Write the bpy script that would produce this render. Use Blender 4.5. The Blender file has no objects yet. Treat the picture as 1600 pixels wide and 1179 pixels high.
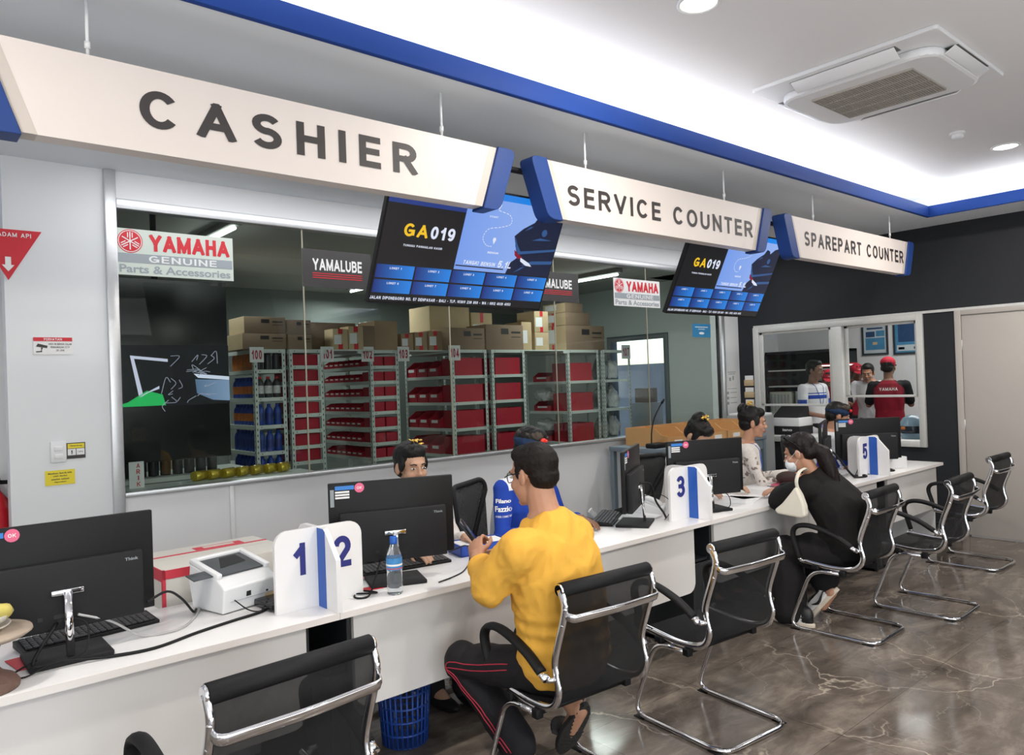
import bpy, bmesh, math, random
from mathutils import Vector as V, Matrix, noise
from math import sin, cos, pi, radians as RAD
random.seed(7)
scene = bpy.context.scene
COL = scene.collection
TS = bpy.data.scenes.new('scratch')          # scratch scene used only to evaluate text and modifiers

# ------------------------------------------------------------------ materials
def mat(name, c, rough=.5, metal=0, nz=.0, ns=20, bump=0, bs=60, spec=.5, emit=None, es=0, coat=0, alpha=1, trans=0, sheen=0):
    m = bpy.data.materials.new(name); m.use_nodes = True
    nt = m.node_tree; b = nt.nodes['Principled BSDF']
    b.inputs['Base Color'].default_value = (*c, 1)
    b.inputs['Roughness'].default_value = rough
    b.inputs['Metallic'].default_value = metal
    b.inputs['Specular IOR Level'].default_value = spec
    b.inputs['Coat Weight'].default_value = coat
    if trans: b.inputs['Transmission Weight'].default_value = trans
    if emit: b.inputs['Emission Color'].default_value = (*emit, 1); b.inputs['Emission Strength'].default_value = es
    if nz or bump:
        tc = nt.nodes.new('ShaderNodeTexCoord')
    if nz:
        n = nt.nodes.new('ShaderNodeTexNoise'); n.inputs['Scale'].default_value = ns; n.inputs['Detail'].default_value = 4
        nt.links.new(tc.outputs['Object'], n.inputs['Vector'])
        mx = nt.nodes.new('ShaderNodeMix'); mx.data_type = 'RGBA'
        mx.inputs[6].default_value = (*[v*(1-nz) for v in c], 1); mx.inputs[7].default_value = (*[min(1, v*(1+nz)) for v in c], 1)
        nt.links.new(n.outputs['Fac'], mx.inputs[0]); nt.links.new(mx.outputs[2], b.inputs['Base Color'])
    if bump:
        n2 = nt.nodes.new('ShaderNodeTexNoise'); n2.inputs['Scale'].default_value = bs; n2.inputs['Detail'].default_value = 3
        nt.links.new(tc.outputs['Object'], n2.inputs['Vector'])
        bp = nt.nodes.new('ShaderNodeBump'); bp.inputs['Strength'].default_value = bump; bp.inputs['Distance'].default_value = .01
        nt.links.new(n2.outputs['Fac'], bp.inputs['Height']); nt.links.new(bp.outputs['Normal'], b.inputs['Normal'])
    return m

def emis(name, c, s):
    m = bpy.data.materials.new(name); m.use_nodes = True
    nt = m.node_tree; nt.nodes.remove(nt.nodes['Principled BSDF'])
    e = nt.nodes.new('ShaderNodeEmission'); e.inputs['Color'].default_value = (*c, 1); e.inputs['Strength'].default_value = s
    nt.links.new(e.outputs[0], nt.nodes['Material Output'].inputs['Surface']); return m

def screen_mat(name, c, s, c2=None):
    """A glowing display surface with a vertical colour ramp and a glossy front."""
    m = bpy.data.materials.new(name); m.use_nodes = True
    nt = m.node_tree; b = nt.nodes['Principled BSDF']
    b.inputs['Base Color'].default_value = (.01, .01, .012, 1); b.inputs['Roughness'].default_value = .25
    b.inputs['Emission Strength'].default_value = s; b.inputs['Emission Color'].default_value = (*c, 1)
    if c2:
        tc = nt.nodes.new('ShaderNodeTexCoord'); sp = nt.nodes.new('ShaderNodeSeparateXYZ'); nt.links.new(tc.outputs['Generated'], sp.inputs[0])
        mx = nt.nodes.new('ShaderNodeMix'); mx.data_type = 'RGBA'
        mx.inputs[6].default_value = (*c, 1); mx.inputs[7].default_value = (*c2, 1)
        nt.links.new(sp.outputs['X'], mx.inputs[0]); nt.links.new(mx.outputs[2], b.inputs['Emission Color'])
    return m

def glass_mat(name, tint, ior=1.5, gain=1.0):
    """Thin sheet glass: clear transmission plus a Fresnel mirror layer."""
    m = bpy.data.materials.new(name); m.use_nodes = True
    nt = m.node_tree; nt.nodes.remove(nt.nodes['Principled BSDF'])
    t = nt.nodes.new('ShaderNodeBsdfTransparent'); t.inputs[0].default_value = (*tint, 1)
    g = nt.nodes.new('ShaderNodeBsdfGlossy'); g.inputs['Roughness'].default_value = 0.0; g.inputs['Color'].default_value = (.95, 1, .98, 1)
    f = nt.nodes.new('ShaderNodeFresnel'); f.inputs['IOR'].default_value = ior
    mu = nt.nodes.new('ShaderNodeMath'); mu.operation = 'MULTIPLY'; mu.inputs[1].default_value = gain
    mx = nt.nodes.new('ShaderNodeMixShader')
    nt.links.new(f.outputs[0], mu.inputs[0]); nt.links.new(mu.outputs[0], mx.inputs[0])
    nt.links.new(t.outputs[0], mx.inputs[1]); nt.links.new(g.outputs[0], mx.inputs[2])
    nt.links.new(mx.outputs[0], nt.nodes['Material Output'].inputs['Surface']); return m

def veil_mat(name, c, fac, rough=.7):
    """Open-weave mesh cloth or film: part see-through, part solid."""
    m = bpy.data.materials.new(name); m.use_nodes = True
    nt = m.node_tree; b = nt.nodes['Principled BSDF']; b.inputs['Base Color'].default_value = (*c, 1); b.inputs['Roughness'].default_value = rough
    t = nt.nodes.new('ShaderNodeBsdfTransparent'); mx = nt.nodes.new('ShaderNodeMixShader')
    n = nt.nodes.new('ShaderNodeTexNoise'); n.inputs['Scale'].default_value = 30
    ra = nt.nodes.new('ShaderNodeMapRange'); ra.inputs[3].default_value = fac-.05; ra.inputs[4].default_value = fac+.05
    nt.links.new(n.outputs['Fac'], ra.inputs[0]); nt.links.new(ra.outputs[0], mx.inputs[0])
    nt.links.new(t.outputs[0], mx.inputs[1]); nt.links.new(b.outputs[0], mx.inputs[2])
    nt.links.new(mx.outputs[0], nt.nodes['Material Output'].inputs['Surface']); return m

# ------------------------------------------------------------------ objects
def put(name, data, parent=None, loc=None):
    o = bpy.data.objects.new(name, data); COL.objects.link(o)
    if parent: o.parent = parent
    if loc is not None: o.location = loc
    return o
def tag(o, label=None, cat=None, group=None, kind=None):
    if label: o['label'] = label
    if cat: o['category'] = cat
    if group: o['group'] = group
    if kind: o['kind'] = kind
    return o
def thing(name, label, cat, loc=(0, 0, 0), rz=0, group=None):
    o = put(name, None, None, loc); o.rotation_euler = (0, 0, rz); o.empty_display_size = .05
    return tag(o, label, cat, group)
def dup(root, loc=None, rz=None, label=None, group=None):
    r = root.copy(); COL.objects.link(r)
    for k in list(root.children):
        c = k.copy(); COL.objects.link(c); c.parent = r
        for g in k.children:
            d = g.copy(); COL.objects.link(d); d.parent = c
    if loc is not None: r.location = loc
    if rz is not None: r.rotation_euler = (0, 0, rz)
    if label: r['label'] = label
    if group: r['group'] = group
    return r

_txt = {}
def text_mesh(s, bold=.0, spacing=1.0, shear=0.0, align='LEFT'):
    k = (s, bold, spacing, shear, align)
    if k in _txt: return _txt[k]
    cu = bpy.data.curves.new('txt', 'FONT'); cu.body = s; cu.offset = bold; cu.space_character = spacing; cu.shear = shear
    cu.resolution_u = 5; cu.fill_mode = 'FRONT'; cu.align_x = align
    o = bpy.data.objects.new('txt', cu); TS.collection.objects.link(o)
    vl = TS.view_layers[0]; vl.update()
    me = bpy.data.meshes.new_from_object(o.evaluated_get(vl.depsgraph))
    TS.collection.objects.unlink(o); bpy.data.objects.remove(o)
    _txt[k] = me
    return me

class MB:
    """Collects boxes, tubes, lathes, prisms and text into one mesh."""
    def __init__(s): s.bm = bmesh.new(); s.mats = []; s.mi = 0
    def use(s, m):
        if m not in s.mats: s.mats.append(m)
        s.mi = s.mats.index(m); return s
    def _fin(s, faces, sm=False):
        for f in faces: f.material_index = s.mi; f.smooth = sm
    def _merge(s, b2, M=None, sm=False):
        if M is not None: bmesh.ops.transform(b2, matrix=M, verts=b2.verts)
        vm = {}
        for v in b2.verts: vm[v] = s.bm.verts.new(v.co)
        fs = []
        for f in b2.faces:
            try: fs.append(s.bm.faces.new([vm[v] for v in f.verts]))
            except ValueError: pass
        s._fin(fs, sm); b2.free(); return s
    def box(s, x0, x1, y0, y1, z0, z1, bev=0, M=None, seg=2):
        b = bmesh.new(); bmesh.ops.create_cube(b, size=1)
        bmesh.ops.transform(b, matrix=Matrix.Translation(((x0+x1)/2, (y0+y1)/2, (z0+z1)/2)) @ Matrix.Diagonal((abs(x1-x0), abs(y1-y0), abs(z1-z0), 1)), verts=b.verts)
        if bev: bmesh.ops.bevel(b, geom=list(b.edges), offset=bev, segments=seg, affect='EDGES', profile=.5)
        return s._merge(b, M, bool(bev))
    def ring(s, pts): return [s.bm.verts.new(p) for p in pts]
    def skin(s, rings, closed=False, caps=True, sm=True):
        fs = []
        n = len(rings[0]); R = rings + ([rings[0]] if closed else [])
        for a, b in zip(R, R[1:]):
            for i in range(n):
                j = (i+1) % n
                try: fs.append(s.bm.faces.new((a[i], a[j], b[j], b[i])))
                except ValueError: pass
        s._fin(fs, sm); fs = []
        if caps and not closed:
            for r in (rings[0][::-1], rings[-1]):
                try: fs.append(s.bm.faces.new(r))
                except ValueError: pass
            s._fin(fs, False)
        return s
    def tube(s, pts, r, n=8, closed=False, flat=None, caps=True):
        """Round (or flat: (w, h)) bar along a path; r may be a list."""
        P = [V(p) for p in pts]; rings = []; up = None
        m = len(P)
        for i, p in enumerate(P):
            a = P[(i-1) % m] if (closed or i) else p; b = P[(i+1) % m] if (closed or i < m-1) else p
            t = (b-a).normalized()
            if up is None:
                up = V((0, 0, 1)) if abs(t.z) < .9 else V((0, 1, 0))
            sd = t.cross(up).normalized(); u2 = sd.cross(t).normalized(); up = u2
            # mitre stretch
            k = 1.0
            if a != p and b != p:
                c = (p-a).normalized().dot((b-p).normalized()); k = 1/max(.5, math.sqrt(max(.25, (1+c)/2)))
            rr = r[i] if isinstance(r, (list, tuple)) else r
            ra, rb = flat if flat else (rr, rr)
            rings.append(s.ring([p + sd*(ra*cos(2*pi*q/n + (pi/n if n == 4 else 0))) + u2*(rb*sin(2*pi*q/n + (pi/n if n == 4 else 0))) for q in range(n)]))
        return s.skin(rings, closed, caps, n > 4)
    def cyl(s, a, b, r0, r1=None, n=16): return s.tube([a, b], [r0, r1 if r1 is not None else r0], n)
    def lathe(s, prof, o=(0, 0, 0), n=20, M=None, caps=True):
        o = V(o); M = M or Matrix.Identity(4)
        rings = [s.ring([M @ (o + V((r*cos(2*pi*i/n), r*sin(2*pi*i/n), z))) for i in range(n)]) for r, z in prof]
        return s.skin(rings, False, caps)
    def prism(s, poly, d, M=None, bev=0):
        """2D outline (x, y) raised from 0 to d along local z."""
        b = bmesh.new(); f = b.faces.new([b.verts.new((x, y, 0)) for x, y in poly])
        e = bmesh.ops.extrude_face_region(b, geom=[f]); bmesh.ops.translate(b, vec=(0, 0, d), verts=[v for v in e['geom'] if isinstance(v, bmesh.types.BMVert)])
        bmesh.ops.recalc_face_normals(b, faces=b.faces)
        if bev: bmesh.ops.bevel(b, geom=list(b.edges), offset=bev, segments=2, affect='EDGES', profile=.5)
        return s._merge(b, M)
    def face(s, pts):
        f = s.bm.faces.new([s.bm.verts.new(p) for p in pts]); s._fin([f]); return s
    def ell(s, c, r, M=None, n=16):
        b = bmesh.new(); bmesh.ops.create_uvsphere(b, u_segments=n, v_segments=max(6, n//2), radius=1)
        if not isinstance(r, (tuple, list)): r = (r, r, r)
        T = Matrix.Translation(c) @ (M or Matrix.Identity(4)) @ Matrix.Diagonal((*r, 1))
        return s._merge(b, T, True)
    def text(s, t, M, h, w=None, bold=.0, spacing=1.0, shear=0, align='c'):
        """Flat lettering of height h (cap height) and optional width w in the xy plane of M."""
        me = text_mesh(t, bold, spacing, shear)
        xs = [v.co.x for v in me.vertices]; ys = [v.co.y for v in me.vertices]
        if not xs: return s
        x0, x1, y0, y1 = min(xs), max(xs), min(ys), max(ys)
        sy = h/(y1-y0); sx = (w/(x1-x0)) if w else sy
        ax = {'c': (x0+x1)/2, 'l': x0, 'r': x1}[align]
        b = bmesh.new(); b.from_mesh(me)
        bmesh.ops.transform(b, matrix=M @ Matrix.Diagonal((sx, sy, 1, 1)) @ Matrix.Translation((-ax, -(y0+y1)/2, 0)), verts=b.verts)
        return s._merge(b)
    def build(s, name, m=None, parent=None, loc=None, data_only=False):
        me = bpy.data.meshes.new(name)
        s.bm.normal_update()
        s.bm.to_mesh(me); s.bm.free()
        for q in (s.mats or [m]): me.materials.append(q)
        if data_only: return me
        return put(name, me, parent, loc)

def frame(o, x, y):
    """Matrix with origin o, local x and y axes (z = x cross y)."""
    x = V(x).normalized(); y = V(y); z = x.cross(y).normalized(); y = z.cross(x)
    M = Matrix((x, y, z)).transposed().to_4x4(); M.translation = V(o); return M
def front(x, y, z):            # a plane that faces the customers (-Y)
    return frame((x, y, z), (1, 0, 0), (0, 0, 1))
def rrect(w, h, r, n=5, corners='all'):
    out = []
    for k, (sx, sy) in enumerate(((1, -1), (1, 1), (-1, 1), (-1, -1))):
        cx, cy = sx*(w/2-r), sy*(h/2-r); a0 = (-90, 0, 90, 180)[k]
        if corners != 'all' and k not in corners: out.append((sx*w/2, sy*h/2)); continue
        for i in range(n+1):
            a = RAD(a0 + 90*i/n); out.append((cx + r*cos(a), cy + r*sin(a)))
    return out
def bend(pts, r, n=5):
    """Round the inner corners of a polyline."""
    P = [V(p) for p in pts]; out = [P[0]]
    for a, b, c in zip(P, P[1:], P[2:]):
        u = (a-b); w = (c-b); rr = min(r, u.length*.49, w.length*.49)
        p0 = b + u.normalized()*rr; p1 = b + w.normalized()*rr
        for i in range(n+1):
            t = i/n; out.append(p0*(1-t)**2 + b*2*t*(1-t) + p1*t*t)
    out.append(P[-1]); return out
def smoothpath(pts, n=6):
    P = [V(p) for p in pts]; P = [P[0]*2-P[1]] + P + [P[-1]*2-P[-2]]; out = []
    for i in range(1, len(P)-2):
        for k in range(n):
            t = k/n; a, b, c, d = P[i-1:i+3]
            out.append(.5*((2*b) + (c-a)*t + (2*a-5*b+4*c-d)*t*t + (3*b-a-3*c+d)*t**3))
    out.append(P[-2]); return out
# ------------------------------------------------------------------ a drawn grotesque alphabet: every glyph is a set of broad pen strokes
def _arc(cx, cy, rx, ry, a0, a1, n=14): return [(cx+rx*cos(RAD(a0+(a1-a0)*i/n)), cy+ry*sin(RAD(a0+(a1-a0)*i/n))) for i in range(n+1)]
_sp = [(0, 0), (0, 1)]
GL = {
 'A': (.84, [[(0, 0), (.5, 1)], [(1, 0), (.5, 1)], [(.2, .30), (.8, .30)]]), 'B': (.72, [_sp, [(0, 1)]+_arc(.55, .765, .38, .235, 90, -90, 8)+[(0, .53)], [(0, .53)]+_arc(.62, .265, .38, .265, 90, -90, 8)+[(0, 0)]]),
 'C': (.80, [_arc(.5, .5, .5, .5, 38, 322, 24)]), 'D': (.76, [_sp, [(0, 1)]+_arc(.48, .5, .52, .5, 90, -90)+[(0, 0)]]), 'E': (.62, [_sp, [(0, 1), (1, 1)], [(0, .52), (.92, .52)], [(0, 0), (1, 0)]]),
 'F': (.58, [_sp, [(0, 1), (1, 1)], [(0, .50), (.9, .50)]]), 'G': (.82, [_arc(.5, .5, .5, .5, 40, 335, 24), [(.55, .44), (1, .44), (1, 0)]]), 'H': (.74, [_sp, [(1, 0), (1, 1)], [(0, .52), (1, .52)]]),
 'I': (0, [_sp]), 'J': (.55, [[(1, 1), (1, .3)]+_arc(.5, .28, .5, .28, 0, -180, 10)]), 'K': (.76, [_sp, [(1, 1), (0, .38)], [(.36, .60), (1, 0)]]), 'L': (.58, [_sp, [(0, 0), (1, 0)]]),
 'M': (.92, [_sp, [(1, 0), (1, 1)], [(0, 1), (.5, .05)], [(1, 1), (.5, .05)]]), 'N': (.76, [_sp, [(1, 0), (1, 1)], [(0, 1), (1, 0)]]), 'O': (.84, [_arc(.5, .5, .5, .5, 0, 360, 28)]),
 'P': (.70, [_sp, [(0, 1)]+_arc(.58, .74, .42, .26, 90, -90, 9)+[(0, .48)]]), 'Q': (.84, [_arc(.5, .5, .5, .5, 0, 360, 28), [(.6, .3), (1, -.02)]]), 'R': (.74, [_sp, [(0, 1)]+_arc(.58, .74, .42, .26, 90, -90, 9)+[(0, .48)], [(.52, .48), (1, 0)]]),
 'S': (.72, [_arc(.5, .755, .47, .245, 28, 262, 14)+_arc(.5, .26, .5, .26, 82, -155, 16)]), 'T': (.68, [[(.5, 0), (.5, 1)], [(0, 1), (1, 1)]]), 'U': (.76, [[(0, 1)]+_arc(.5, .36, .5, .36, 180, 360, 14)+[(1, 1)]]),
 'V': (.80, [[(0, 1), (.5, 0)], [(1, 1), (.5, 0)]]), 'W': (1.1, [[(0, 1), (.25, 0)], [(.5, 1), (.25, 0)], [(.5, 1), (.75, 0)], [(1, 1), (.75, 0)]]), 'X': (.78, [[(0, 0), (1, 1)], [(0, 1), (1, 0)]]), 'Y': (.78, [[(0, 1), (.5, .45)], [(1, 1), (.5, .45)], [(.5, .48), (.5, 0)]]),
 'Z': (.70, [[(0, 1), (1, 1)], [(1, 1), (0, 0)], [(0, 0), (1, 0)]]),
 '0': (.62, [_arc(.5, .5, .5, .5, 0, 360, 24)]), '1': (.40, [[(1, 0), (1, 1)], [(.85, .90), (0, .70)]]), '2': (.62, [_arc(.5, .71, .5, .29, 175, -30, 12)+[(.08, 0.02)], [(0, 0), (1, 0)]]), '3': (.62, [_arc(.5, .76, .46, .24, 165, -90, 12), _arc(.5, .26, .5, .26, 90, -165, 12), [(.35, .52), (.55, .52)]]),
 '4': (.66, [[(.76, 0), (.76, 1)], [(.76, 1), (0, .26)], [(0, .25), (1, .25)]]), '5': (.62, [[(.95, 1), (.14, 1)], [(.14, 1), (.06, .46)], _arc(.48, .32, .52, .32, 145, -160, 14)]), '6': (.62, [_arc(.5, .31, .5, .31, 0, 360, 18), _arc(.5, .5, .5, .5, 45, 180, 10)+[(0, .3)]]),
 '7': (.60, [[(0, 1), (1, 1)], [(1, 1), (.3, 0)]]), '8': (.62, [_arc(.5, .76, .44, .24, 0, 360, 18), _arc(.5, .26, .5, .26, 0, 360, 18)]), '9': (.62, [_arc(.5, .69, .5, .31, 0, 360, 18), _arc(.5, .5, .5, .5, -135, 0, 10)+[(1, .7)]]),
 '-': (.36, [[(0, .42), (1, .42)]]), '.': (0, [[(0, 0), (0, .06)]]), ':': (0, [[(0, .1), (0, .16)], [(0, .7), (0, .76)]]), '!': (0, [[(0, .35), (0, 1)], [(0, 0), (0, .06)]]), '(': (.25, [_arc(1, .5, .9, .62, 130, 230, 8)]), ')': (.25, [_arc(0, .5, .9, .62, 50, -50, 8)]),
}
def stroke_text(s, t=.18, gap=.2):
    """Mesh of upper-case lettering with cap height 1; t is the pen width, gap the letter spacing."""
    k = (s, t, gap, 'stroke')
    if k in _txt: return _txt[k]
    out = bmesh.new(); x = 0
    for ch in s:
        if ch == ' ': x += .42 + gap; continue
        w, strokes = GL[ch]; w = max(w, t)
        for si, st in enumerate(strokes):
            P = [V((x + t/2 + (u*(w-t) if w > t else 0), t/2 + v*(1-t), 0)) for u, v in st]
            closed = (P[0]-P[-1]).length < 1e-5
            if closed: P = P[:-1]
            else:
                P[0] = P[0] + (P[0]-P[1]).normalized()*t*.5*(1 if len(P) == 2 else .0 if len(P) > 8 and abs((P[0]-P[1]).normalized().y) < .99 else 1)
                P[-1] = P[-1] + (P[-1]-P[-2]).normalized()*t*.5*(1 if len(P) == 2 else 0)
            n = len(P); L_, R_ = [], []
            for i, p in enumerate(P):
                a = P[i-1] if (i or closed) else None; b = P[(i+1) % n] if (i < n-1 or closed) else None
                d1 = (p-a).normalized() if a is not None else None; d2 = (b-p).normalized() if b is not None else None
                d = (d1 or d2) if not (d1 and d2) else (d1+d2).normalized()
                nn = V((-d.y, d.x, 0)); m = 1/max(.6, nn.dot(V((-(d2 or d1).y, (d2 or d1).x, 0))))
                L_.append(p+nn*t/2*m); R_.append(p-nn*t/2*m)
            b2 = bmesh.new(); lv = [b2.verts.new(q) for q in L_]; rv = [b2.verts.new(q) for q in R_]
            for i in range(n if closed else n-1):
                j = (i+1) % n; b2.faces.new((rv[i], rv[j], lv[j], lv[i]))
            for co, no in (((0, 0, 0), (0, -1, 0)), ((0, 1, 0), (0, 1, 0))):
                bmesh.ops.bisect_plane(b2, geom=list(b2.verts)+list(b2.edges)+list(b2.faces), plane_co=co, plane_no=no, clear_outer=True)
            bmesh.ops.translate(b2, vec=(0, 0, .00035*si), verts=b2.verts)
            me = bpy.data.meshes.new('s'); b2.to_mesh(me); b2.free(); out.from_mesh(me); bpy.data.meshes.remove(me)
        x += w + gap
    me = bpy.data.meshes.new('glyphs'); out.to_mesh(me); out.free(); _txt[k] = me
    return me
def _text(s, t, M, h, w=None, bold=.0, spacing=1.0, shear=0, align='c', pen=None, gap=None):
    if all(c in GL or c == ' ' for c in t): me = stroke_text(t, pen or .17, .2 if gap is None else gap)
    else: me = text_mesh(t, bold, spacing, shear)
    xs = [v.co.x for v in me.vertices]; ys = [v.co.y for v in me.vertices]
    x0, x1, y0, y1 = min(xs), max(xs), min(ys), max(ys)
    sy = h/(y1-y0); sx = (w/(x1-x0)) if w else sy
    ax = {'c': (x0+x1)/2, 'l': x0, 'r': x1}[align]
    b = bmesh.new(); b.from_mesh(me); Sh = Matrix.Identity(4); Sh[0][1] = shear
    bmesh.ops.transform(b, matrix=M @ Matrix.Diagonal((sx, sy, 1, 1)) @ Sh @ Matrix.Translation((-ax, -(y0+y1)/2, 0)), verts=b.verts)
    return s._merge(b)
MB.text = _text
# ------------------------------------------------------------------ shared materials
M = {}
M['wall'] = mat('white paint', (.80, .81, .83), .6, nz=.02, ns=3)
M['pier'] = mat('pier paint', (.76, .78, .80), .55, nz=.02, ns=2)
M['soffit'] = mat('soffit paint', (.80, .85, .90), .6, nz=.02, ns=2)
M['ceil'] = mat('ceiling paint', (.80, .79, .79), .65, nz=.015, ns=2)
M['dark'] = mat('charcoal paint', (.018, .020, .024), .65, nz=.08, ns=6, spec=.3)
M['blue'] = mat('blue band paint', (.014, .055, .27), .6, nz=.05, ns=6, spec=.2)
M['alu'] = mat('brushed aluminium', (.62, .63, .65), .35, .7, nz=.06, ns=40)
M['steel'] = mat('pale frame', (.62, .62, .60), .4, .2, nz=.05, ns=30)
M['door'] = mat('beige door', (.42, .39, .36), .45, nz=.03, ns=5)
M['white'] = mat('white plastic', (.78, .79, .80), .4, nz=.01, ns=20)
M['lam'] = mat('white laminate', (.82, .81, .81), .3, nz=.012, ns=8)
M['lamedge'] = mat('warm laminate edge', (.78, .74, .71), .35, nz=.02, ns=20)
M['black'] = mat('black plastic', (.008, .008, .009), .5, nz=.1, ns=30, spec=.25)
M['black2'] = mat('soft black plastic', (.017, .017, .019), .65, nz=.15, ns=90, spec=.25)
M['pedestal'] = mat('dark graphite laminate', (.018, .020, .023), .35, nz=.1, ns=20)
M['chrome'] = mat('chrome', (.78, .78, .80), .07, 1, nz=.02, ns=20)
M['red'] = mat('red plastic', (.42, .012, .03), .38, nz=.1, ns=10)
M['bluebtl'] = mat('blue bottle plastic', (.015, .055, .33), .35, nz=.15, ns=14)
M['orangebtl'] = mat('amber bottle plastic', (.45, .14, .03), .35, nz=.15, ns=14)
M['darkbtl'] = mat('dark bottle plastic', (.03, .03, .035), .35, nz=.15, ns=14)
M['kraft'] = mat('kraft board', (.40, .27, .165), .8, nz=.08, ns=12)
M['kraft2'] = mat('dark kraft board', (.27, .185, .125), .8, nz=.08, ns=12)
M['kraft3'] = mat('pale kraft board', (.56, .42, .25), .8, nz=.07, ns=12)
M['paper'] = mat('white paper', (.80, .80, .80), .7, nz=.02, ns=20)
M['rack'] = mat('pale green-grey rack steel', (.62, .68, .64), .4, nz=.03, ns=20)
M['hole'] = mat('dark slot', (.02, .02, .02), .8, nz=.05, ns=20)
M['navy'] = mat('navy print', (.02, .025, .19), .5, nz=.03, ns=20)
M['ink'] = mat('black print', (.035, .03, .03), .5, nz=.03, ns=20)
M['redink'] = mat('red print', (.62, .02, .035), .5, nz=.03, ns=20)
M['greyink'] = mat('grey print', (.33, .37, .40), .5, nz=.03, ns=20)
M['whiteink'] = mat('white print', (.85, .85, .85), .5, nz=.01, ns=20)
M['glass'] = glass_mat('clear glass', (.80, .86, .83), 1.5, .8)
M['glass2'] = glass_mat('thin clear glass', (.90, .93, .92), 1.5, 1.0)
M['gold'] = mat('gold ornament', (.75, .48, .10), .3, .8, nz=.1, ns=40)

def floor_mat():
    m = bpy.data.materials.new('polished brown marble tile'); m.use_nodes = True
    nt = m.node_tree; N = nt.nodes; L = nt.links; b = N['Principled BSDF']
    tc = N.new('ShaderNodeTexCoord')
    mp = N.new('ShaderNodeMapping'); mp.inputs['Rotation'].default_value = (0, 0, .5); mp.inputs['Scale'].default_value = (1, 2.2, 1)
    L.new(tc.outputs['Object'], mp.inputs[0])
    n1 = N.new('ShaderNodeTexNoise'); n1.inputs['Scale'].default_value = 2.6; n1.inputs['Detail'].default_value = 12; n1.inputs['Roughness'].default_value = .66; n1.inputs['Distortion'].default_value = .45
    L.new(mp.outputs[0], n1.inputs['Vector'])
    r = N.new('ShaderNodeValToRGB'); e = r.color_ramp.elements
    e[0].position = .30; e[0].color = (.072, .060, .051, 1); e[1].position = .72; e[1].color = (.285, .24, .20, 1)
    k = e.new(.5); k.color = (.140, .116, .098, 1)
    L.new(n1.outputs['Fac'], r.inputs[0])
    prev = r.outputs[0]
    for sc, wd, st, off in ((.95, .006, .62, 0), (1.9, .006, .24, 7)):
        n2 = N.new('ShaderNodeTexNoise'); n2.inputs['Scale'].default_value = 1.6; n2.inputs['Detail'].default_value = 5
        L.new(tc.outputs['Object'], n2.inputs['Vector'])
        ad = N.new('ShaderNodeMix'); ad.data_type = 'RGBA'; ad.blend_type = 'LINEAR_LIGHT'; ad.inputs[0].default_value = .35
        L.new(tc.outputs['Object'], ad.inputs[6]); L.new(n2.outputs['Color'], ad.inputs[7])
        m2 = N.new('ShaderNodeMapping'); m2.inputs['Location'].default_value = (off, off, 0); L.new(ad.outputs[2], m2.inputs[0])
        v = N.new('ShaderNodeTexVoronoi'); v.feature = 'DISTANCE_TO_EDGE'; v.inputs['Scale'].default_value = sc
        L.new(m2.outputs[0], v.inputs['Vector'])
        mr = N.new('ShaderNodeMapRange'); mr.inputs[1].default_value = 0; mr.inputs[2].default_value = wd; mr.inputs[3].default_value = st; mr.inputs[4].default_value = 0
        L.new(v.outputs['Distance'], mr.inputs[0])
        n3 = N.new('ShaderNodeTexNoise'); n3.inputs['Scale'].default_value = 1.3; L.new(tc.outputs['Object'], n3.inputs['Vector'])
        r3 = N.new('ShaderNodeMapRange'); r3.inputs[1].default_value = .38; r3.inputs[2].default_value = .56; L.new(n3.outputs['Fac'], r3.inputs[0])
        mu = N.new('ShaderNodeMath'); mu.operation = 'MULTIPLY'; L.new(mr.outputs[0], mu.inputs[0]); L.new(r3.outputs[0], mu.inputs[1])
        mx = N.new('ShaderNodeMix'); mx.data_type = 'RGBA'; mx.inputs[7].default_value = (.62, .54, .44, 1)
        L.new(mu.outputs[0], mx.inputs[0]); L.new(prev, mx.inputs[6]); prev = mx.outputs[2]
    bk = N.new('ShaderNodeTexBrick'); bk.offset = 0; bk.inputs['Scale'].default_value = 1; bk.inputs['Brick Width'].default_value = .8; bk.inputs['Row Height'].default_value = .8
    bk.inputs['Mortar Size'].default_value = .0012; bk.inputs['Mortar Smooth'].default_value = 0
    bk.inputs['Color1'].default_value = bk.inputs['Color2'].default_value = (1, 1, 1, 1); bk.inputs['Mortar'].default_value = (.35, .33, .3, 1)
    L.new(tc.outputs['Object'], bk.inputs['Vector'])
    ml = N.new('ShaderNodeMix'); ml.data_type = 'RGBA'; ml.blend_type = 'MULTIPLY'; ml.inputs[0].default_value = 1
    L.new(prev, ml.inputs[6]); L.new(bk.outputs['Color'], ml.inputs[7]); L.new(ml.outputs[2], b.inputs['Base Color'])
    b.inputs['Roughness'].default_value = .12; b.inputs['Specular IOR Level'].default_value = .5
    return m
M['floor'] = floor_mat()

def struct(name, mb, m=None, parent=None):
    o = mb.build(name, m, parent)
    if not parent: o['kind'] = 'structure'
    return o

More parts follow.
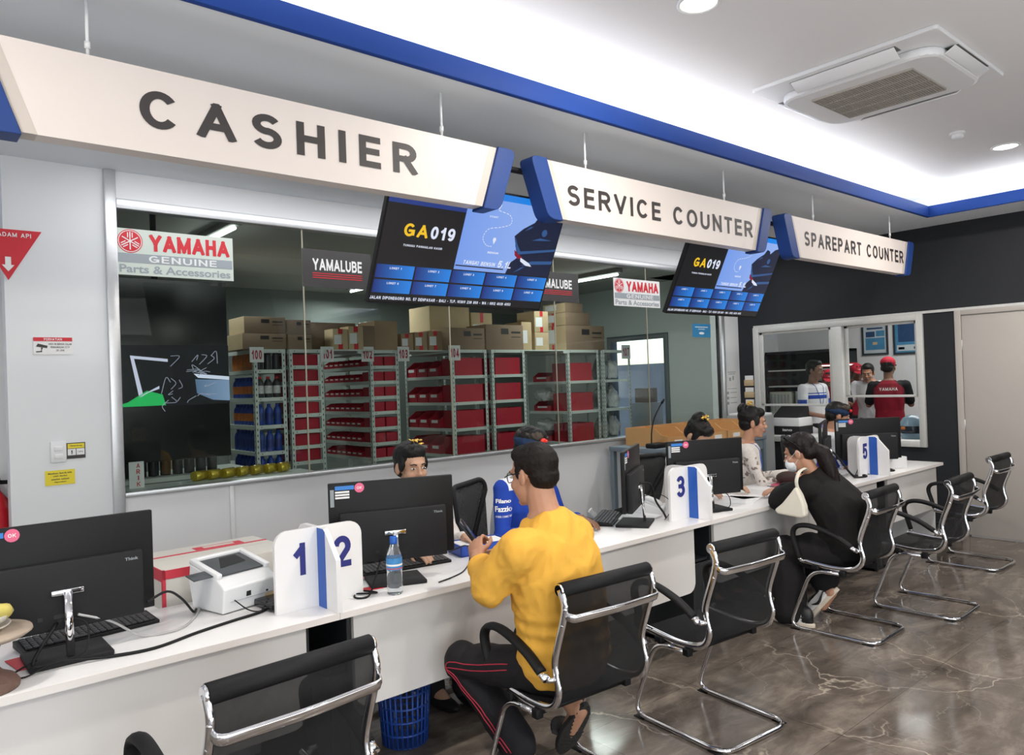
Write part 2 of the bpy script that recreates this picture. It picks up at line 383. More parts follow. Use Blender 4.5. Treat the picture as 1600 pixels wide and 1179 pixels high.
# ------------------------------------------------------------------ the room shell
struct('floor', MB().box(-3, 12, -5, 9.6, -.1, 0), M['floor'])
struct('ground_outside', MB().box(-40, 40, -60, -5.1, -.12, -.02), mat('grey paving', (.32, .31, .30), .8, nz=.2, ns=2))
b = MB()
b.box(.58, 1.09, 5, 5.12, 0, 3.22)
struct('wall_pier', b, M['pier'])
b = MB()
b.box(1.09, 7.46, 5, 5.1, 0, 1.0).box(1.09, 7.46, 5, 5.1, 2.755, 3.22)
struct('wall_back', b, M['wall'])
struct('wall_back_end', MB().box(7.46, 7.85, 5, 5.12, 0, 3.22), M['wall'])
struct('wall_recess', MB().box(-3, .7, 5.32, 5.42, 0, 3.22), M['wall'])
struct('wall_left', MB().box(-3.1, -3, -5, 5.42, 0, 3.22), M['wall'])
b = MB()
for y0, y1, z0, z1 in ((4.78, 5.3, 0, 3.22), (2.95, 4.78, 0, .82), (2.95, 4.78, 2.13, 3.22), (2.66, 2.95, 0, 3.22), (1.66, 2.66, 2.13, 3.22), (-5, 1.66, 0, 3.22)):
    b.box(7.85, 7.97, y0, y1, z0, z1)
struct('wall_end', b, M['dark'])
# facade behind the camera: piers and a lintel with open glazing between
b = MB()
b.box(-3, 7.97, -5.1, -5, 2.7, 3.22).box(-3, 7.97, -5.1, -5, 0, .12)
for x in (-3, -.4, 2.2): b.box(x, x+.22, -5.12, -4.98, 0, 2.8)
struct('wall_front', b, M['wall'])
struct('wall_front_solid', MB().box(2.42, 7.97, -5.09, -5.0, .1, 2.72), mat('dark feature wall', (.05, .05, .055), .6, nz=.1, ns=3))
g = MB()
g.face([(-3, -5.05, .1), (2.3, -5.05, .1), (2.3, -5.05, 2.75), (-3, -5.05, 2.75)])
struct('window_3', g, M['glass2'])
# ceilings
struct('ceiling', MB().box(-3, 7.97, -5, 3.1, 3.22, 3.3), M['ceil'])
b = MB()
b.box(-3, 7.85, 2.69, 5.0, 2.97, 3.0).box(7.35, 7.85, -5, 2.69, 2.97, 3.0).box(-3, 7.85, 3.05, 3.1, 3.0, 3.22).box(7.70, 7.75, -5, 3.1, 3.0, 3.22)
struct('ceiling_soffit', b, M['soffit'])
b = MB()
b.box(-3, 7.35, 2.66, 2.69, 2.965, 3.065, .003).box(7.325, 7.355, -5, 2.69, 2.965, 3.065, .003)
struct('trim_blue_band', b, M['blue'])
led = emis('cove light strip', (1, 1, 1), 9)
b = MB()
b.box(-3, 7.36, 2.76, 2.79, 3.005, 3.02).box(7.45, 7.48, -5, 2.76, 3.005, 3.02)
struct('cove_light_strip', b, led)
# the glazed partition
w = put('window_1', None, None, (0, 5, 0)); w['kind'] = 'structure'
b = MB()
b.box(1.09, 1.155, -.03, .05, 0, 2.97, .004).box(1.155, 7.46, -.025, .05, 2.74, 2.80, .004).box(1.155, 7.46, -.03, .06, .985, 1.012, .004).box(7.46, 7.53, -.03, .05, 1.0, 2.97, .004)
b.build('window_frame', M['alu'], w)
xs = [1.155, 2.357, 3.627, 4.831, 6.16, 7.46]
for x0, x1 in zip(xs, xs[1:]):
    MB().face([(x0+.002, 0, 1.01), (x1-.002, 0, 1.01), (x1-.002, 0, 2.745), (x0+.002, 0, 2.745)]).build('pane', M['glass'], w)
sl = mat('sealant joint', (.36, .34, .26), .5, nz=.1, ns=30)
for x in xs[1:-1]:
    MB().box(x-.005, x+.005, -.004, .004, 1.01, 2.745).build('sealant_joint', sl, w)
# end wall window onto the parts office
w = put('window_2', None, None, (7.85, 0, 0)); w['kind'] = 'structure'
b = MB()
for y0, y1, z0, z1 in ((2.94, 3.0, .82, 2.13), (4.72, 4.79, .82, 2.13), (3.0, 4.72, 2.07, 2.13), (3.0, 4.72, .82, .885), (3.74, 3.86, .885, 2.07)):
    b.box(-.035, .06, y0, y1, z0, z1, .004)
b.build('window_frame', M['steel'], w)
for k, (y0, y1, zr) in enumerate(((3.86, 4.72, 1.235), (3.0, 3.74, 1.325))):
    s = MB()
    for a0, a1, z0, z1 in ((y0, y1, zr-.012, zr+.012), (y0, y0+.035, zr, 2.07), (y1-.035, y1, zr, 2.07), (y0, y1, 2.045, 2.07)):
        s.box(-.005+.03*k, .02+.03*k, a0, a1, z0, z1, .002)
    so = s.build('sliding_sash', M['steel'], w)
    MB().face([(.01+.03*k, y0+.03, zr), (.01+.03*k, y1-.03, zr), (.01+.03*k, y1-.03, 2.05), (.01+.03*k, y0+.03, 2.05)]).build('pane', M['glass2'], so)
struct('trim_white_strip', MB().box(7.835, 7.85, 1.6, 4.79, 2.13, 2.155), M['steel'])
# door
d = put('door_1', None, None, (7.85, 0, 0)); d['kind'] = 'structure'
b = MB()
b.box(-.015, .06, 2.605, 2.66, 0, 2.13, .003).box(-.015, .06, 1.66, 1.71, 0, 2.13, .003).box(-.015, .06, 1.71, 2.605, 2.085, 2.13, .003)
b.build('door_frame', M['door'], d)
lf = MB().box(.0, .04, 1.713, 2.602, .012, 2.083, .003).build('door_leaf', M['door'], d)
for z in (.3, 1.05, 1.8): MB().cyl((-.006, 2.603, z-.05), (-.006, 2.603, z+.05), .007, n=8).build('hinge', M['steel'], lf)
MB().tube(bend([(0, 1.78, 1.02), (-.05, 1.78, 1.02), (-.05, 1.90, 1.02)], .02), .009).build('door_handle', M['chrome'], lf)
# parts store behind the glass
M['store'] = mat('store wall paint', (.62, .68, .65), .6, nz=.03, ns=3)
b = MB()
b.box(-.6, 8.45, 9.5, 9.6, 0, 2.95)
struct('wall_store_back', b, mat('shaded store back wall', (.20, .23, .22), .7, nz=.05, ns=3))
struct('wall_store_left', MB().box(-.7, -.6, 5.42, 9.6, 0, 2.95), M['store'])
b = MB()
b.box(8.45, 8.55, 5.2, 6.55, 0, 2.95).box(8.45, 8.55, 7.55, 9.6, 0, 2.95).box(8.45, 8.55, 6.55, 7.55, 2.15, 2.95)
struct('wall_store_right', b, M['store'])
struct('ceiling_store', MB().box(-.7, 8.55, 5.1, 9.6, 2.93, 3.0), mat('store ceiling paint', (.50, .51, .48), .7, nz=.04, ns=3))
b = MB()
b.box(8.42, 8.57, 6.49, 6.56, 0, 2.22, .004).box(8.42, 8.57, 7.54, 7.61, 0, 2.22, .004).box(8.42, 8.57, 6.56, 7.54, 2.15, 2.22, .004)
struct('door_2', b, mat('grey door frame', (.10, .13, .14), .5, nz=.05, ns=10))
struct('wall_sky_block', MB().box(13, 13.1, 6, 16, 0, 1.9), mat('grey sky-block wall', (.20, .21, .21), .8, nz=.3, ns=2))  # added wall that blocks bright sky and dims the doorway view
struct('door_3', MB().box(8.60, 9.42, 6.60, 6.64, .01, 2.13, .004).tube(bend([(9.32, 6.64, 1.0), (9.32, 6.70, 1.0), (9.22, 6.70, 1.0)], .02), .01), mat('dark green-grey door leaf', (.05, .07, .07), .4, nz=.08, ns=8))
struct('ground_yard', MB().box(8.55, 20, 6.4, 16, -.05, -.005), mat('yard concrete', (.5, .5, .48), .8, nz=.15, ns=3))
# parts office beyond the end wall
struct('wall_office_far', MB().box(11, 11.1, .5, 6.4, 0, 2.95), M['wall'])
struct('wall_office_side', MB().box(7.97, 8.45, 5.12, 5.2, 0, 2.95).box(8.55, 11, 6.3, 6.4, 0, 2.95), M['wall'])
struct('wall_office_near', MB().box(7.97, 11.1, .4, .5, 0, 2.95), M['wall'])
struct('ceiling_office', MB().box(7.97, 11.1, .4, 6.4, 2.93, 3.0), M['ceil'])
b = MB().box(7.80, 7.85, 4.79, 5.0, 0, .1).box(7.80, 7.85, 2.66, 4.79, 0, .1)
struct('baseboard_end', b, M['dark'])

# ------------------------------------------------------------------ lights
def area(name, loc, rot, sx, sy, w, c=(1, 1, 1), shape='RECTANGLE', spread=pi):
    l = bpy.data.lights.new(name, 'AREA'); l.shape = shape; l.size = sx; l.size_y = sy; l.energy = w; l.color = c; l.spread = spread
    o = put(name, l, None, loc); o.rotation_euler = rot; return o
for x in (-1.6, 1.0):
    area('daylight_facade', (x+.1, -4.9, 1.45), (RAD(112), 0, 0), 2.2, 2.4, 52, (.93, .97, 1))
area('side_fill', (-2.9, -1.5, 1.45), (0, RAD(-112), 0), 2.4, 5, 42, (.93, .97, 1))  # added fill lamp; the left wall behind it has no window
dl = emis('downlight glow', (1, .93, .80), 11)
spots = [(6.43, 1.79), (2.77, 1.90), (6.43, -1.2), (4.6, -1.2), (2.77, -1.2), (.9, -1.2), (-.6, 1.90), (4.6, -3.4), (1, -3.4)]
for i, (x, y) in enumerate(spots):
    area('downlight_lamp', (x, y, 3.2), (0, 0, 0), .16, .16, 36, (1, .94, .86), 'DISK')
    if i > 1: continue
    t = thing('downlight', ['warm round ceiling downlight beyond the air conditioner', 'warm round ceiling downlight cut by the top of the picture'][i], 'downlight', (x, y, 3.22), 0, 'recessed ceiling downlights')
    MB().lathe([(.095, 0), (.095, -.006), (.082, -.010), (.078, -.002)], n=28).build('trim_ring', M['white'], t)
    MB().lathe([(.0, -.004), (.078, -.004)], n=28, caps=False).build('diffuser', dl, t)
area('cove_lamp_long', (2.2, 2.84, 3.03), (RAD(180+28), 0, 0), 10, .05, 58, (.97, .98, 1))
area('cove_lamp_end', (7.53, -1, 3.03), (RAD(180), RAD(-28), 0), .05, 7, 40, (.97, .98, 1))
area('wall_wash_lamp', (4.2, 4.45, 2.955), (RAD(5), 0, 0), 6.4, .5, 54, (.98, .99, 1))
area('ceiling_fill_uplight', (1.2, -2.6, .06), (RAD(180), 0, 0), 7.0, 3.0, 190, (.98, .99, 1))  # added fill lamp facing up to brighten the ceiling, no sunlit patch here
area('office_lamp', (9.5, 3.2, 2.9), (0, 0, 0), 1.6, 2.0, 62, (1, .98, .95))
for x, y in ((2.6, 7.4), (4.8, 8.6), (6.6, 6.2)):
    area('store_lamp', (x, y, 2.82), (0, 0, 0), .25, 1.2, 21, (.95, 1, .97))

wd = bpy.data.worlds.new('sky'); scene.world = wd; wd.use_nodes = True
nt = wd.node_tree; bg = nt.nodes['Background']
sk = nt.nodes.new('ShaderNodeTexSky'); sk.sky_type = 'NISHITA'; sk.sun_disc = False; sk.sun_elevation = RAD(55); sk.sun_rotation = RAD(200)
nt.links.new(sk.outputs[0], bg.inputs[0]); bg.inputs['Strength'].default_value = .35

# ------------------------------------------------------------------ camera
cd = bpy.data.cameras.new('camera'); cam = put('camera', cd); scene.camera = cam
cd.sensor_width = 36; cd.lens = 1170/1600*36; cd.clip_start = .05; cd.clip_end = 200
rt, dn, fw = V((.7590640, -.6500705, -.0350728)), V((-.0225217, .0276203, -.9993647)), V((.6506263, .7593717, .0063249))
Mc = Matrix((rt, -dn, -fw)).transposed().to_4x4(); Mc.translation = V((0, 0, 1.6)); cam.matrix_world = Mc
scene.view_settings.view_transform = 'Standard'; scene.view_settings.look = 'None'
scene.view_settings.exposure = -.12; scene.view_settings.gamma = 1
# ------------------------------------------------------------------ hanging counter signs
M['cream'] = mat('warm white sign panel', (.71, .645, .605), .45, nz=.01, ns=8)
M['beige'] = mat('beige edge strip', (.55, .49, .44), .45, nz=.02, ns=10)
M['signblue'] = mat('blue end cap', (.017, .052, .21), .5, nz=.04, ns=8, spec=.3)
def counter_sign(name, label, xc, rods, txt, tx0, tx1, tz):
    t = thing(name, label, 'sign', (xc, 2.82, 2.455), 0, 'hanging counter signs')
    W, w, H = 1.0, .895, .30
    F = frame((0, .075, 0), (1, 0, 0), (0, 0, 1))    # local z of the prism points to -Y
    p = MB(); p.prism([(-w, 0), (w, 0), (W, H), (-W, H)], .075, F); p.build('panel', M['cream'], t)
    for s in (-1, 1):
        q = [(s*w, 0), (s*(w+.045), 0), (s*(W+.045), H), (s*W, H)]
        if s < 0: q = q[::-1]
        e = MB(); e.prism(q, .076, frame((0, .075, 0), (1, 0, 0), (0, 0, 1))); e.build('edge_strip', M['beige'], t)
        a0, a1, z0, z1 = w+.045, W+.045, -.012, H+.005
        r = .05
        out = bend([(a0, z0, 0), (a0+.105, z0, 0), (a1+.115, z1, 0), (a1, z1, 0)], r, 6)
        out = [(s*p.x, p.y) for p in out]
        if s < 0: out = out[::-1]
        c = MB(); c.prism(out, .10, frame((0, .085, 0), (1, 0, 0), (0, 0, 1)), bev=.004); c.build('end_cap', M['signblue'], t)
    l = MB(); l.text(txt, front((tx0+tx1)/2-xc, -.002, tz-2.455), .110 if len(txt) > 8 else .135, tx1-tx0, pen=.185 if len(txt) > 8 else .20, gap=.26 if len(txt) > 8 else .37)
    l.build('lettering', M['ink'], t)
    for rx in rods:
        r = MB(); r.cyl((rx-xc, .04, H), (rx-xc, .04, .515), .006, n=8).cyl((rx-xc, .04, .335), (rx-xc, .04, .36), .010, n=8)
        r.build('hanger_rod', M['white'], t)
    return t
counter_sign('hanging_sign', 'hanging white sign with blue ends reading CASHIER', 1.325, (.59, 2.068), 'CASHIER', .738, 1.90, 2.612)
counter_sign('hanging_sign', 'hanging white sign with blue ends reading SERVICE COUNTER', 3.74, (3.04, 4.38), 'SERVICE COUNTER', 2.852, 4.650, 2.592)
counter_sign('hanging_sign', 'hanging white sign with blue ends reading SPAREPART COUNTER', 6.20, (5.58, 6.965), 'SPAREPART COUNTER', 5.36, 7.135, 2.605)
for x0, x1, l in ((2.44, 2.63, 'black tie bar joining the CASHIER and SERVICE COUNTER signs'), (4.87, 5.08, 'black tie bar joining the SERVICE and SPAREPART COUNTER signs')):
    tag(MB().tube([(x0-.25, 2.915, 2.70), (x1+.25, 2.915, 2.70)], .016, 10).build('tie_bar', M['black']), l, 'bar', 'sign tie bars')

# ------------------------------------------------------------------ queue displays
S = {}
S['dk'] = screen_mat('screen black', (.010, .010, .011), 1)
S['sky'] = screen_mat('screen pale blue', (.20, .36, .88), 1.0, (.34, .50, .92))
S['hd'] = screen_mat('screen navy', (.016, .045, .24), 1)
S['cell'] = screen_mat('screen blue cell', (.012, .03, .20), 1, (.02, .24, .80))
S['wt'] = screen_mat('screen white', (.80, .85, 1), 1)
S['yl'] = screen_mat('screen yellow', (.95, .58, .02), 1)
S['bk2'] = screen_mat('screen shadow blue', (.008, .014, .045), 1)
S['md'] = screen_mat('screen mid blue', (.03, .10, .28), 1)
S['rd'] = screen_mat('screen red', (.25, .01, .03), 1)
S['top'] = screen_mat('screen top band', (.01, .14, .62), 1, (.02, .28, .9))
def queue_tv(label, xc, zb):
    W, Hh = 1.135, .627
    t = thing('queue_display', label, 'television', (xc, 3.2, zb), 0, 'ceiling-hung queue displays')
    up = V((0, -.27, .565)).normalized(); nrm = V((1, 0, 0)).cross(up)   # faces the customers, tilted down
    def F(x, y, d=0): return frame(V((0, 0, 0)) + V((1, 0, 0))*x + up*y + nrm*d, (1, 0, 0), up)
    c = MB(); c.prism([(-W/2, 0), (W/2, 0), (W/2, Hh), (-W/2, Hh)], .03, F(0, 0, -.03), bev=.003); c.build('casing', M['black'], t)
    bx = MB(); bx.prism([(-.35, .08), (.35, .08), (.35, .45), (-.35, .45)], .03, F(0, 0, -.06), bev=.006); bx.build('rear_housing', M['black2'], t)
    bz = .009
    w2 = W-2*bz; h2 = Hh-.02
    def rect(x0, x1, y0, y1, m, d=.001, name='screen', par=None, sh=0):
        q = MB(); A = F(-W/2+bz, .013, d)
        q.face([A @ V(p) for p in ((x0*w2, y0*h2, 0), (x1*w2, y0*h2, 0), (x1*w2, y1*h2, 0), (x0*w2, y1*h2, 0))])
        return q.build(name, m, par or t)
    scr = rect(0, 1, 0, 1, S['dk'], name='screen')
    def sub(*a, **k): return rect(*a, par=scr, **k)
    sub(0, 1, .945, 1, S['top'], d=.0015, name='header_band')
    sub(.405, 1, .315, .945, S['sky'], d=.0015, name='video_picture')
    sub(0, .405, .80, .945, S['hd'], d=.0015, name='title_band')
    for r in range(2):
        for k in range(5):
            sub(.004+k*.2, .196+k*.2, .195-r*.125, .305-r*.125, S['cell'], d=.0015, name='counter_cell')
    wt, yl = MB(), MB()
    def T(mb, s, x, y, h, w=None, bold=.03, al='c', sh=0, pen=.2): mb.text(s, F(-W/2+bz+x*w2, .013+y*h2, .0025), h*h2, w*w2 if w else None, bold, 1.0, sh, al, pen)
    T(wt, 'NOMOR ANTRIAN', .2, .87, .030, .165); T(yl, 'GA', .165, .60, .105, .125, .05); T(wt, '019', .305, .60, .105, .130, .05)
    T(wt, 'TUNGGU PANGGILAN KASIR', .215, .475, .018, .205)
    for r in range(2):
        for k in range(5): T(wt, 'LOKET %d' % (r*5+k+1), .1+k*.2, .278-r*.125, .018, .06)
    T(wt, 'JALAN DIPONEGORO NO. 57 DENPASAR - BALI - TLP. (0361) 238 800 - WA : 0812 4638 4053', .40, .028, .026, .80)
    T(wt, 'TANGKI BENSIN', .545, .385, .035, .19, .01, sh=.2); T(wt, '5.1L', .70, .395, .062, .085, .02, sh=.2)
    T(wt, 'START', .565, .80, .016, .05, 0); T(wt, 'BENSIN', .61, .49, .018, .065, 0)
    # dashed road
    P = smoothpath([(.585, .86, 0), (.66, .83, 0), (.675, .76, 0), (.62, .72, 0), (.55, .69, 0), (.53, .61, 0), (.56, .55, 0), (.60, .545, 0)], 10)
    B = F(-W/2+bz, .013, .0022)
    for i in range(0, len(P)-2, 3):
        a, c2 = P[i], P[i+2]; a, c2 = V((a.x*w2, a.y*h2, 0)), V((c2.x*w2, c2.y*h2, 0)); n = V((-(c2-a).y, (c2-a).x, 0)).normalized()*.0018
        wt.face([B @ p for p in (a-n, c2-n, c2+n, a+n)])
    for cx, cy in ((.60, .60), (.585, .90)):
        o = V((cx*w2, cy*h2, 0)); pts = [o + V((.011*cos(q), .011*sin(q)+.004, 0)) for q in [RAD(-30+i*24) for i in range(11)]] + [o + V((0, -.022, 0))]
        wt.face([B @ p for p in pts])
    wt.build('white_lettering', S['wt'], scr); yl.build('yellow_lettering', S['yl'], scr)
    # dark scooter front
    B = F(-W/2+bz, .013, .0028)
    def poly(mb, pts, z=0): mb.face([B @ V((x*w2, y*h2, z)) for x, y in pts])
    k = MB(); k.use(S['bk2'])
    poly(k, [(.715, .315), (.73, .42), (.765, .47), (.74, .56), (.715, .66), (.76, .735), (.82, .80), (.84, .86), (.875, .845), (.89, .81), (.93, .87), (.97, .89), (1, .885), (1, .315)])
    k.use(S['md'])
    poly(k, [(.722, .655), (.735, .57), (.765, .50), (1, .565), (1, .585), (.775, .53), (.745, .59)], .0004); poly(k, [(.77, .715), (.80, .74), (.82, .765), (.80, .76)], .0004)
    poly(k, [(.80, .40), (.86, .45), (1, .47), (1, .44), (.87, .42)], .0004); poly(k, [(.76, .33), (.80, .36), (.83, .40), (.80, .38)], .0004)
    poly(k, [(.90+.018*cos(i*.7), .72+.034*sin(i*.7)) for i in range(9)], .0004); poly(k, [(.83, .64), (.88, .67), (.96, .66), (.90, .65)], .0004)
    k.use(S['wt']); poly(k, [(.785, .475), (.85, .43), (.87, .40), (.83, .405), (.79, .44)], .0006)
    k.use(S['rd']); poly(k, [(.735, .54), (.77, .50), (.80, .475), (.77, .46), (.745, .49)], .0006)
    k.build('scooter_picture', None, scr)
    a = MB(); a.tube([(.06, -.285, 2.70-zb), (.06, -.17, 2.70-zb), (.06, -.10, 2.35-zb)], .018, 8).box(-.1, .22, -.10, -.06, .20, .34)
    a.build('mount_arm', M['black'], t)
    return t
queue_tv('black queue display behind the CASHIER and SERVICE COUNTER signs', 2.40, 2.01)
queue_tv('black queue display between the SERVICE and SPAREPART COUNTER signs', 4.71, 2.035)

# ------------------------------------------------------------------ ceiling air conditioner
t = thing('air_conditioner', 'white ceiling cassette air conditioner with beige grille', 'air conditioner', (4.33, 1.82, 3.22))
b = MB(); b.prism(rrect(.96, .98, .02), .022, frame((0, 0, 0), (1, 0, 0), (0, -1, 0)), bev=.006); b.build('face_panel', M['white'], t)
b = MB(); b.prism(rrect(.70, .86, .12), .05, frame((.02, 0, -.02), (1, 0, 0), (0, -1, 0)), bev=.02); cp = b.build('centre_cover', M['white'], t)
gm = mat('beige intake grille', (.40, .37, .33), .6, nz=.05, ns=30); gd = mat('grille gap', (.20, .18, .16), .8, nz=.05, ns=30)
b = MB(); b.use(gd).box(-.21, .25, -.27, .27, -.075, -.066); b.use(gm)
for i in range(40): b.box(-.21, .25, -.27+i*.54/39-.0035, -.27+i*.54/39+.0035, -.079, -.07)
for i in range(5): b.box(-.21+i*.115-.004, -.21+i*.115+.004, -.27, .27, -.081, -.07)
b.build('intake_grille', None, t)
dm = mat('outlet shadow', (.16, .16, .15), .6, nz=.1, ns=20)
for k, (x, y, w, h, rx, ry) in enumerate(((-.40, 0, .075, .56, 0, RAD(28)), (.44, 0, .075, .56, 0, RAD(-28)), (.02, .455, .44, .06, RAD(28), 0), (.02, -.455, .44, .06, RAD(-28), 0))):
    s = MB(); s.prism([(x+w/2*a, -(y+h/2*c)) for a, c in ((-1, 1), (1, 1), (1, -1), (-1, -1))], .004, frame((0, 0, -.020), (1, 0, 0), (0, -1, 0))); so = s.build('air_outlet', dm, t)
    f = MB(); f.box(-w*.55, w*.55, -h*.49, h*.49, -.004, .004, .003, Matrix.Translation((x, y, -.045)) @ Matrix.Rotation(rx, 4, 'X') @ Matrix.Rotation(ry, 4, 'Y')); f.build('louvre_flap', M['white'], so)
t = thing('smoke_detector', 'small white round smoke detector on the ceiling', 'smoke detector', (5.75, 1.885, 3.22))
MB().lathe([(.05, 0), (.05, -.012), (.045, -.018)], n=24).build('base_plate', M['white'], t)
MB().lathe([(.036, -.018), (.038, -.034), (.028, -.044), (.0, -.045)], n=24, caps=False).build('sensor_head', M['white'], t)

# ------------------------------------------------------------------ wall notices
def P5(x, z, d=.004): return front(x, 5-d, z)
t = thing('fire_sign', 'red triangular wall sign with white arrow pointing down', 'sign', (.60, 4.998, 2.27))
b = MB(); b.prism([(-.165, .285), (0, 0), (.165, .285)], .004, frame((0, 0, 0), (1, 0, 0), (0, 0, 1))); b.build('plate', M['redink'], t)
b = MB(); b.text('PEMADAM API', front(0, -.006, .255), .024, .225, .01); b.build('lettering', M['whiteink'], t)
b = MB(); b.face([(x, -.006, z) for x, z in ((-.014, .13), (-.014, .085), (-.03, .085), (0, .048), (.03, .085), (.014, .085), (.014, .13))]); b.build('arrow', M['whiteink'], t)
t = thing('cctv_notice', 'white notice with red PERHATIAN header and a camera picture', 'sign', (.805, 4.998, 1.853))
MB().box(-.097, .097, -.003, 0, 0, .098).build('plate', M['paper'], t)
b = MB(); b.use(M['redink']).box(-.097, .097, -.0045, -.003, .076, .098); b.use(M['whiteink']).text('PERHATIAN', front(0, -.006, .087), .013, .09, .02)
b.use(M['ink'])
for i, s in enumerate(('AREA INI BERADA DALAM', 'PENGAWASAN CCTV', '24 JAM')): b.text(s, front(.035, -.0045, .06-i*.018), .011, (.115, .095, .04)[i], .03)
b.prism([(-.085, .045), (-.03, .036), (-.028, .05), (-.075, .062)], .001, frame((0, -.0035, 0), (1, 0, 0), (0, 0, 1))).prism([(-.06, .04), (-.05, .038), (-.06, .02), (-.085, .018), (-.085, .012), (-.055, .014)], .001, frame((0, -.0035, 0), (1, 0, 0), (0, 0, 1)))
b.build('print', None, t)
t = thing('light_switch', 'white double wall switch beside a small yellow label', 'switch', (.815, 4.998, 1.23))
MB().box(-.04, .04, -.010, 0, 0, .122, .003).build('switch_plate', M['white'], t)
for z in (.035, .078): MB().box(-.022, .022, -.014, -.009, z-.014, z+.014, .002).build('rocker', M['white'], t)
yel = mat('yellow label', (.80, .66, .03), .5, nz=.03, ns=20)
t = thing('warning_label', 'small black and yellow warning label right of the switch', 'label', (.905, 4.998, 1.245))
b = MB(); b.use(M['ink']).box(-.048, .048, -.002, 0, 0, .092); b.use(yel).box(-.043, .043, -.003, -.002, .06, .087); b.use(M['paper']).box(-.043, -.002, -.003, -.002, .02, .057).box(.002, .043, -.003, -.002, .02, .057)
b.use(M['ink']).text('Hemat Energi', front(0, -.004, .074), .010, .06, .02).text('!', front(-.022, -.004, .038), .022, .006, .02).text('TIPS', front(.022, -.004, .038), .008, .025, .02)
b.build('print', None, t)
t = thing('notice_sticker', 'plain yellow notice sticker below the wall switch', 'sticker', (.82, 4.998, 1.10))
b = MB(); b.use(yel).box(-.075, .075, -.002, 0, 0, .085); b.use(M['ink'])
for i, s in enumerate(('Matikan listrik bila', 'tidak dipakai', 'setelah selesai', 'digunakan')): b.text(s, front(0, -.003, .068-i*.017), .009, (.12, .07, .09, .06)[i], .02)
b.build('print', None, t)
t = thing('cable_duct', 'white vertical cable duct on the low back wall', 'cable duct', (1.80, 4.998, .3))
MB().box(-.014, .014, -.014, 0, 0, .70, .002).build('cover', M['white'], t)
t = thing('fire_extinguisher', 'red fire extinguisher at the far left edge', 'fire extinguisher', (.53, 5.21, .0))
er = mat('extinguisher red', (.5, .01, .02), .3, nz=.05, ns=10)
MB().lathe([(.0, .0), (.075, .0), (.078, .03), (.078, .95), (.06, 1.03), (.025, 1.08), (.022, 1.12)], n=24).build('cylinder', er, t)
MB().box(-.02, .02, -.06, .03, 1.12, 1.16, .005).tube(bend([(.0, -.05, 1.16), (0, -.12, 1.2)], .01), .008).build('valve_handle', M['black'], t)
MB().tube(smoothpath([(.02, 0, 1.13), (.09, 0, 1.1), (.1, 0, .9), (.095, -.01, .5)]), .012).build('hose', M['black'], t)
# papers on the end of the wall
def sheet(label, x0, x1, z0, z1, lines, name='paper_notice'):
    t = thing(name, label, 'notice', ((x0+x1)/2, 4.998, z0), 0, 'paper notices by the office window')
    w, h = x1-x0, z1-z0
    MB().box(-w/2, w/2, -.002, 0, 0, h).build('sheet', M['paper'], t)
    b = MB()
    for i, (a, c, z, q) in enumerate(lines): b.box(-w/2+a*w, -w/2+c*w, -.003, -.002, z*h, z*h+q)
    b.build('print', M['greyink'], t)
sheet('white paper notice with small picture, higher of two on the pale wall end', 7.54, 7.81, 1.48, 1.66, [(.2, .8, .8, .008), (.25, .75, .68, .008), (.3, .42, .25, .04), (.55, .65, .3, .05)])
sheet('white paper notice with three dark icons, lower of two on the wall end', 7.53, 7.83, 1.19, 1.45, [(.12, .25, .7, .03), (.12, .25, .47, .03), (.12, .25, .24, .03), (.35, .8, .75, .008), (.35, .75, .52, .008), (.35, .8, .29, .008), (.2, .8, .93, .006)])
for k, z in enumerate((1.46, 1.32, 1.18)):
    t = thing('sample_card', 'small white card with beige sample on the dark wall, %s of three' % ('top', 'middle', 'lowest')[k], 'card', (7.848, 4.875, z), 0, 'sample cards on the dark wall')
    MB().box(-.003, 0, -.055, .055, .07, .12).build('card', M['paper'], t)
    b = MB(); b.box(-.012, 0, -.065, .065, 0, .07, .006); b.ell((-.012, .02, .035), (.004, .03, .022)).ell((-.012, -.03, .03), (.004, .022, .018)); b.build('sample_pouch', M['kraft3'], t)

# ------------------------------------------------------------------ stickers on the glass partition
def tuning_fork(b, M0, r, m, bg):
    b.use(m); n = 28
    b.prism([(r*cos(2*pi*i/n), r*sin(2*pi*i/n)) for i in range(n)], .0008, M0)
    b.use(bg); T = M0 @ Matrix.Translation((0, 0, .0012))
    n2 = 28; q0, q1 = r*.93, r*.87
    for i in range(n2):
        a, c = 2*pi*i/n2, 2*pi*(i+1)/n2
        b.face([T @ V(p) for p in ((q0*cos(a), q0*sin(a), 0), (q0*cos(c), q0*sin(c), 0), (q1*cos(c), q1*sin(c), 0), (q1*cos(a), q1*sin(a), 0))])
    for k in range(3):
        Rk = T @ Matrix.Rotation(RAD(120*k), 4, 'Z')
        b.face([Rk @ V(p) for p in ((-.045*r, -.72*r, .0004*k), (.045*r, -.72*r, .0004*k), (.045*r, .80*r, .0004*k), (-.045*r, .80*r, .0004*k))])
        for s in (-1, 1):
            b.face([Rk @ V(p) for p in ((s*.14*r, .30*r, .0003), (s*.22*r, .30*r, .0003), (s*.22*r, .74*r, .0003), (s*.14*r, .74*r, .0003))][::s])
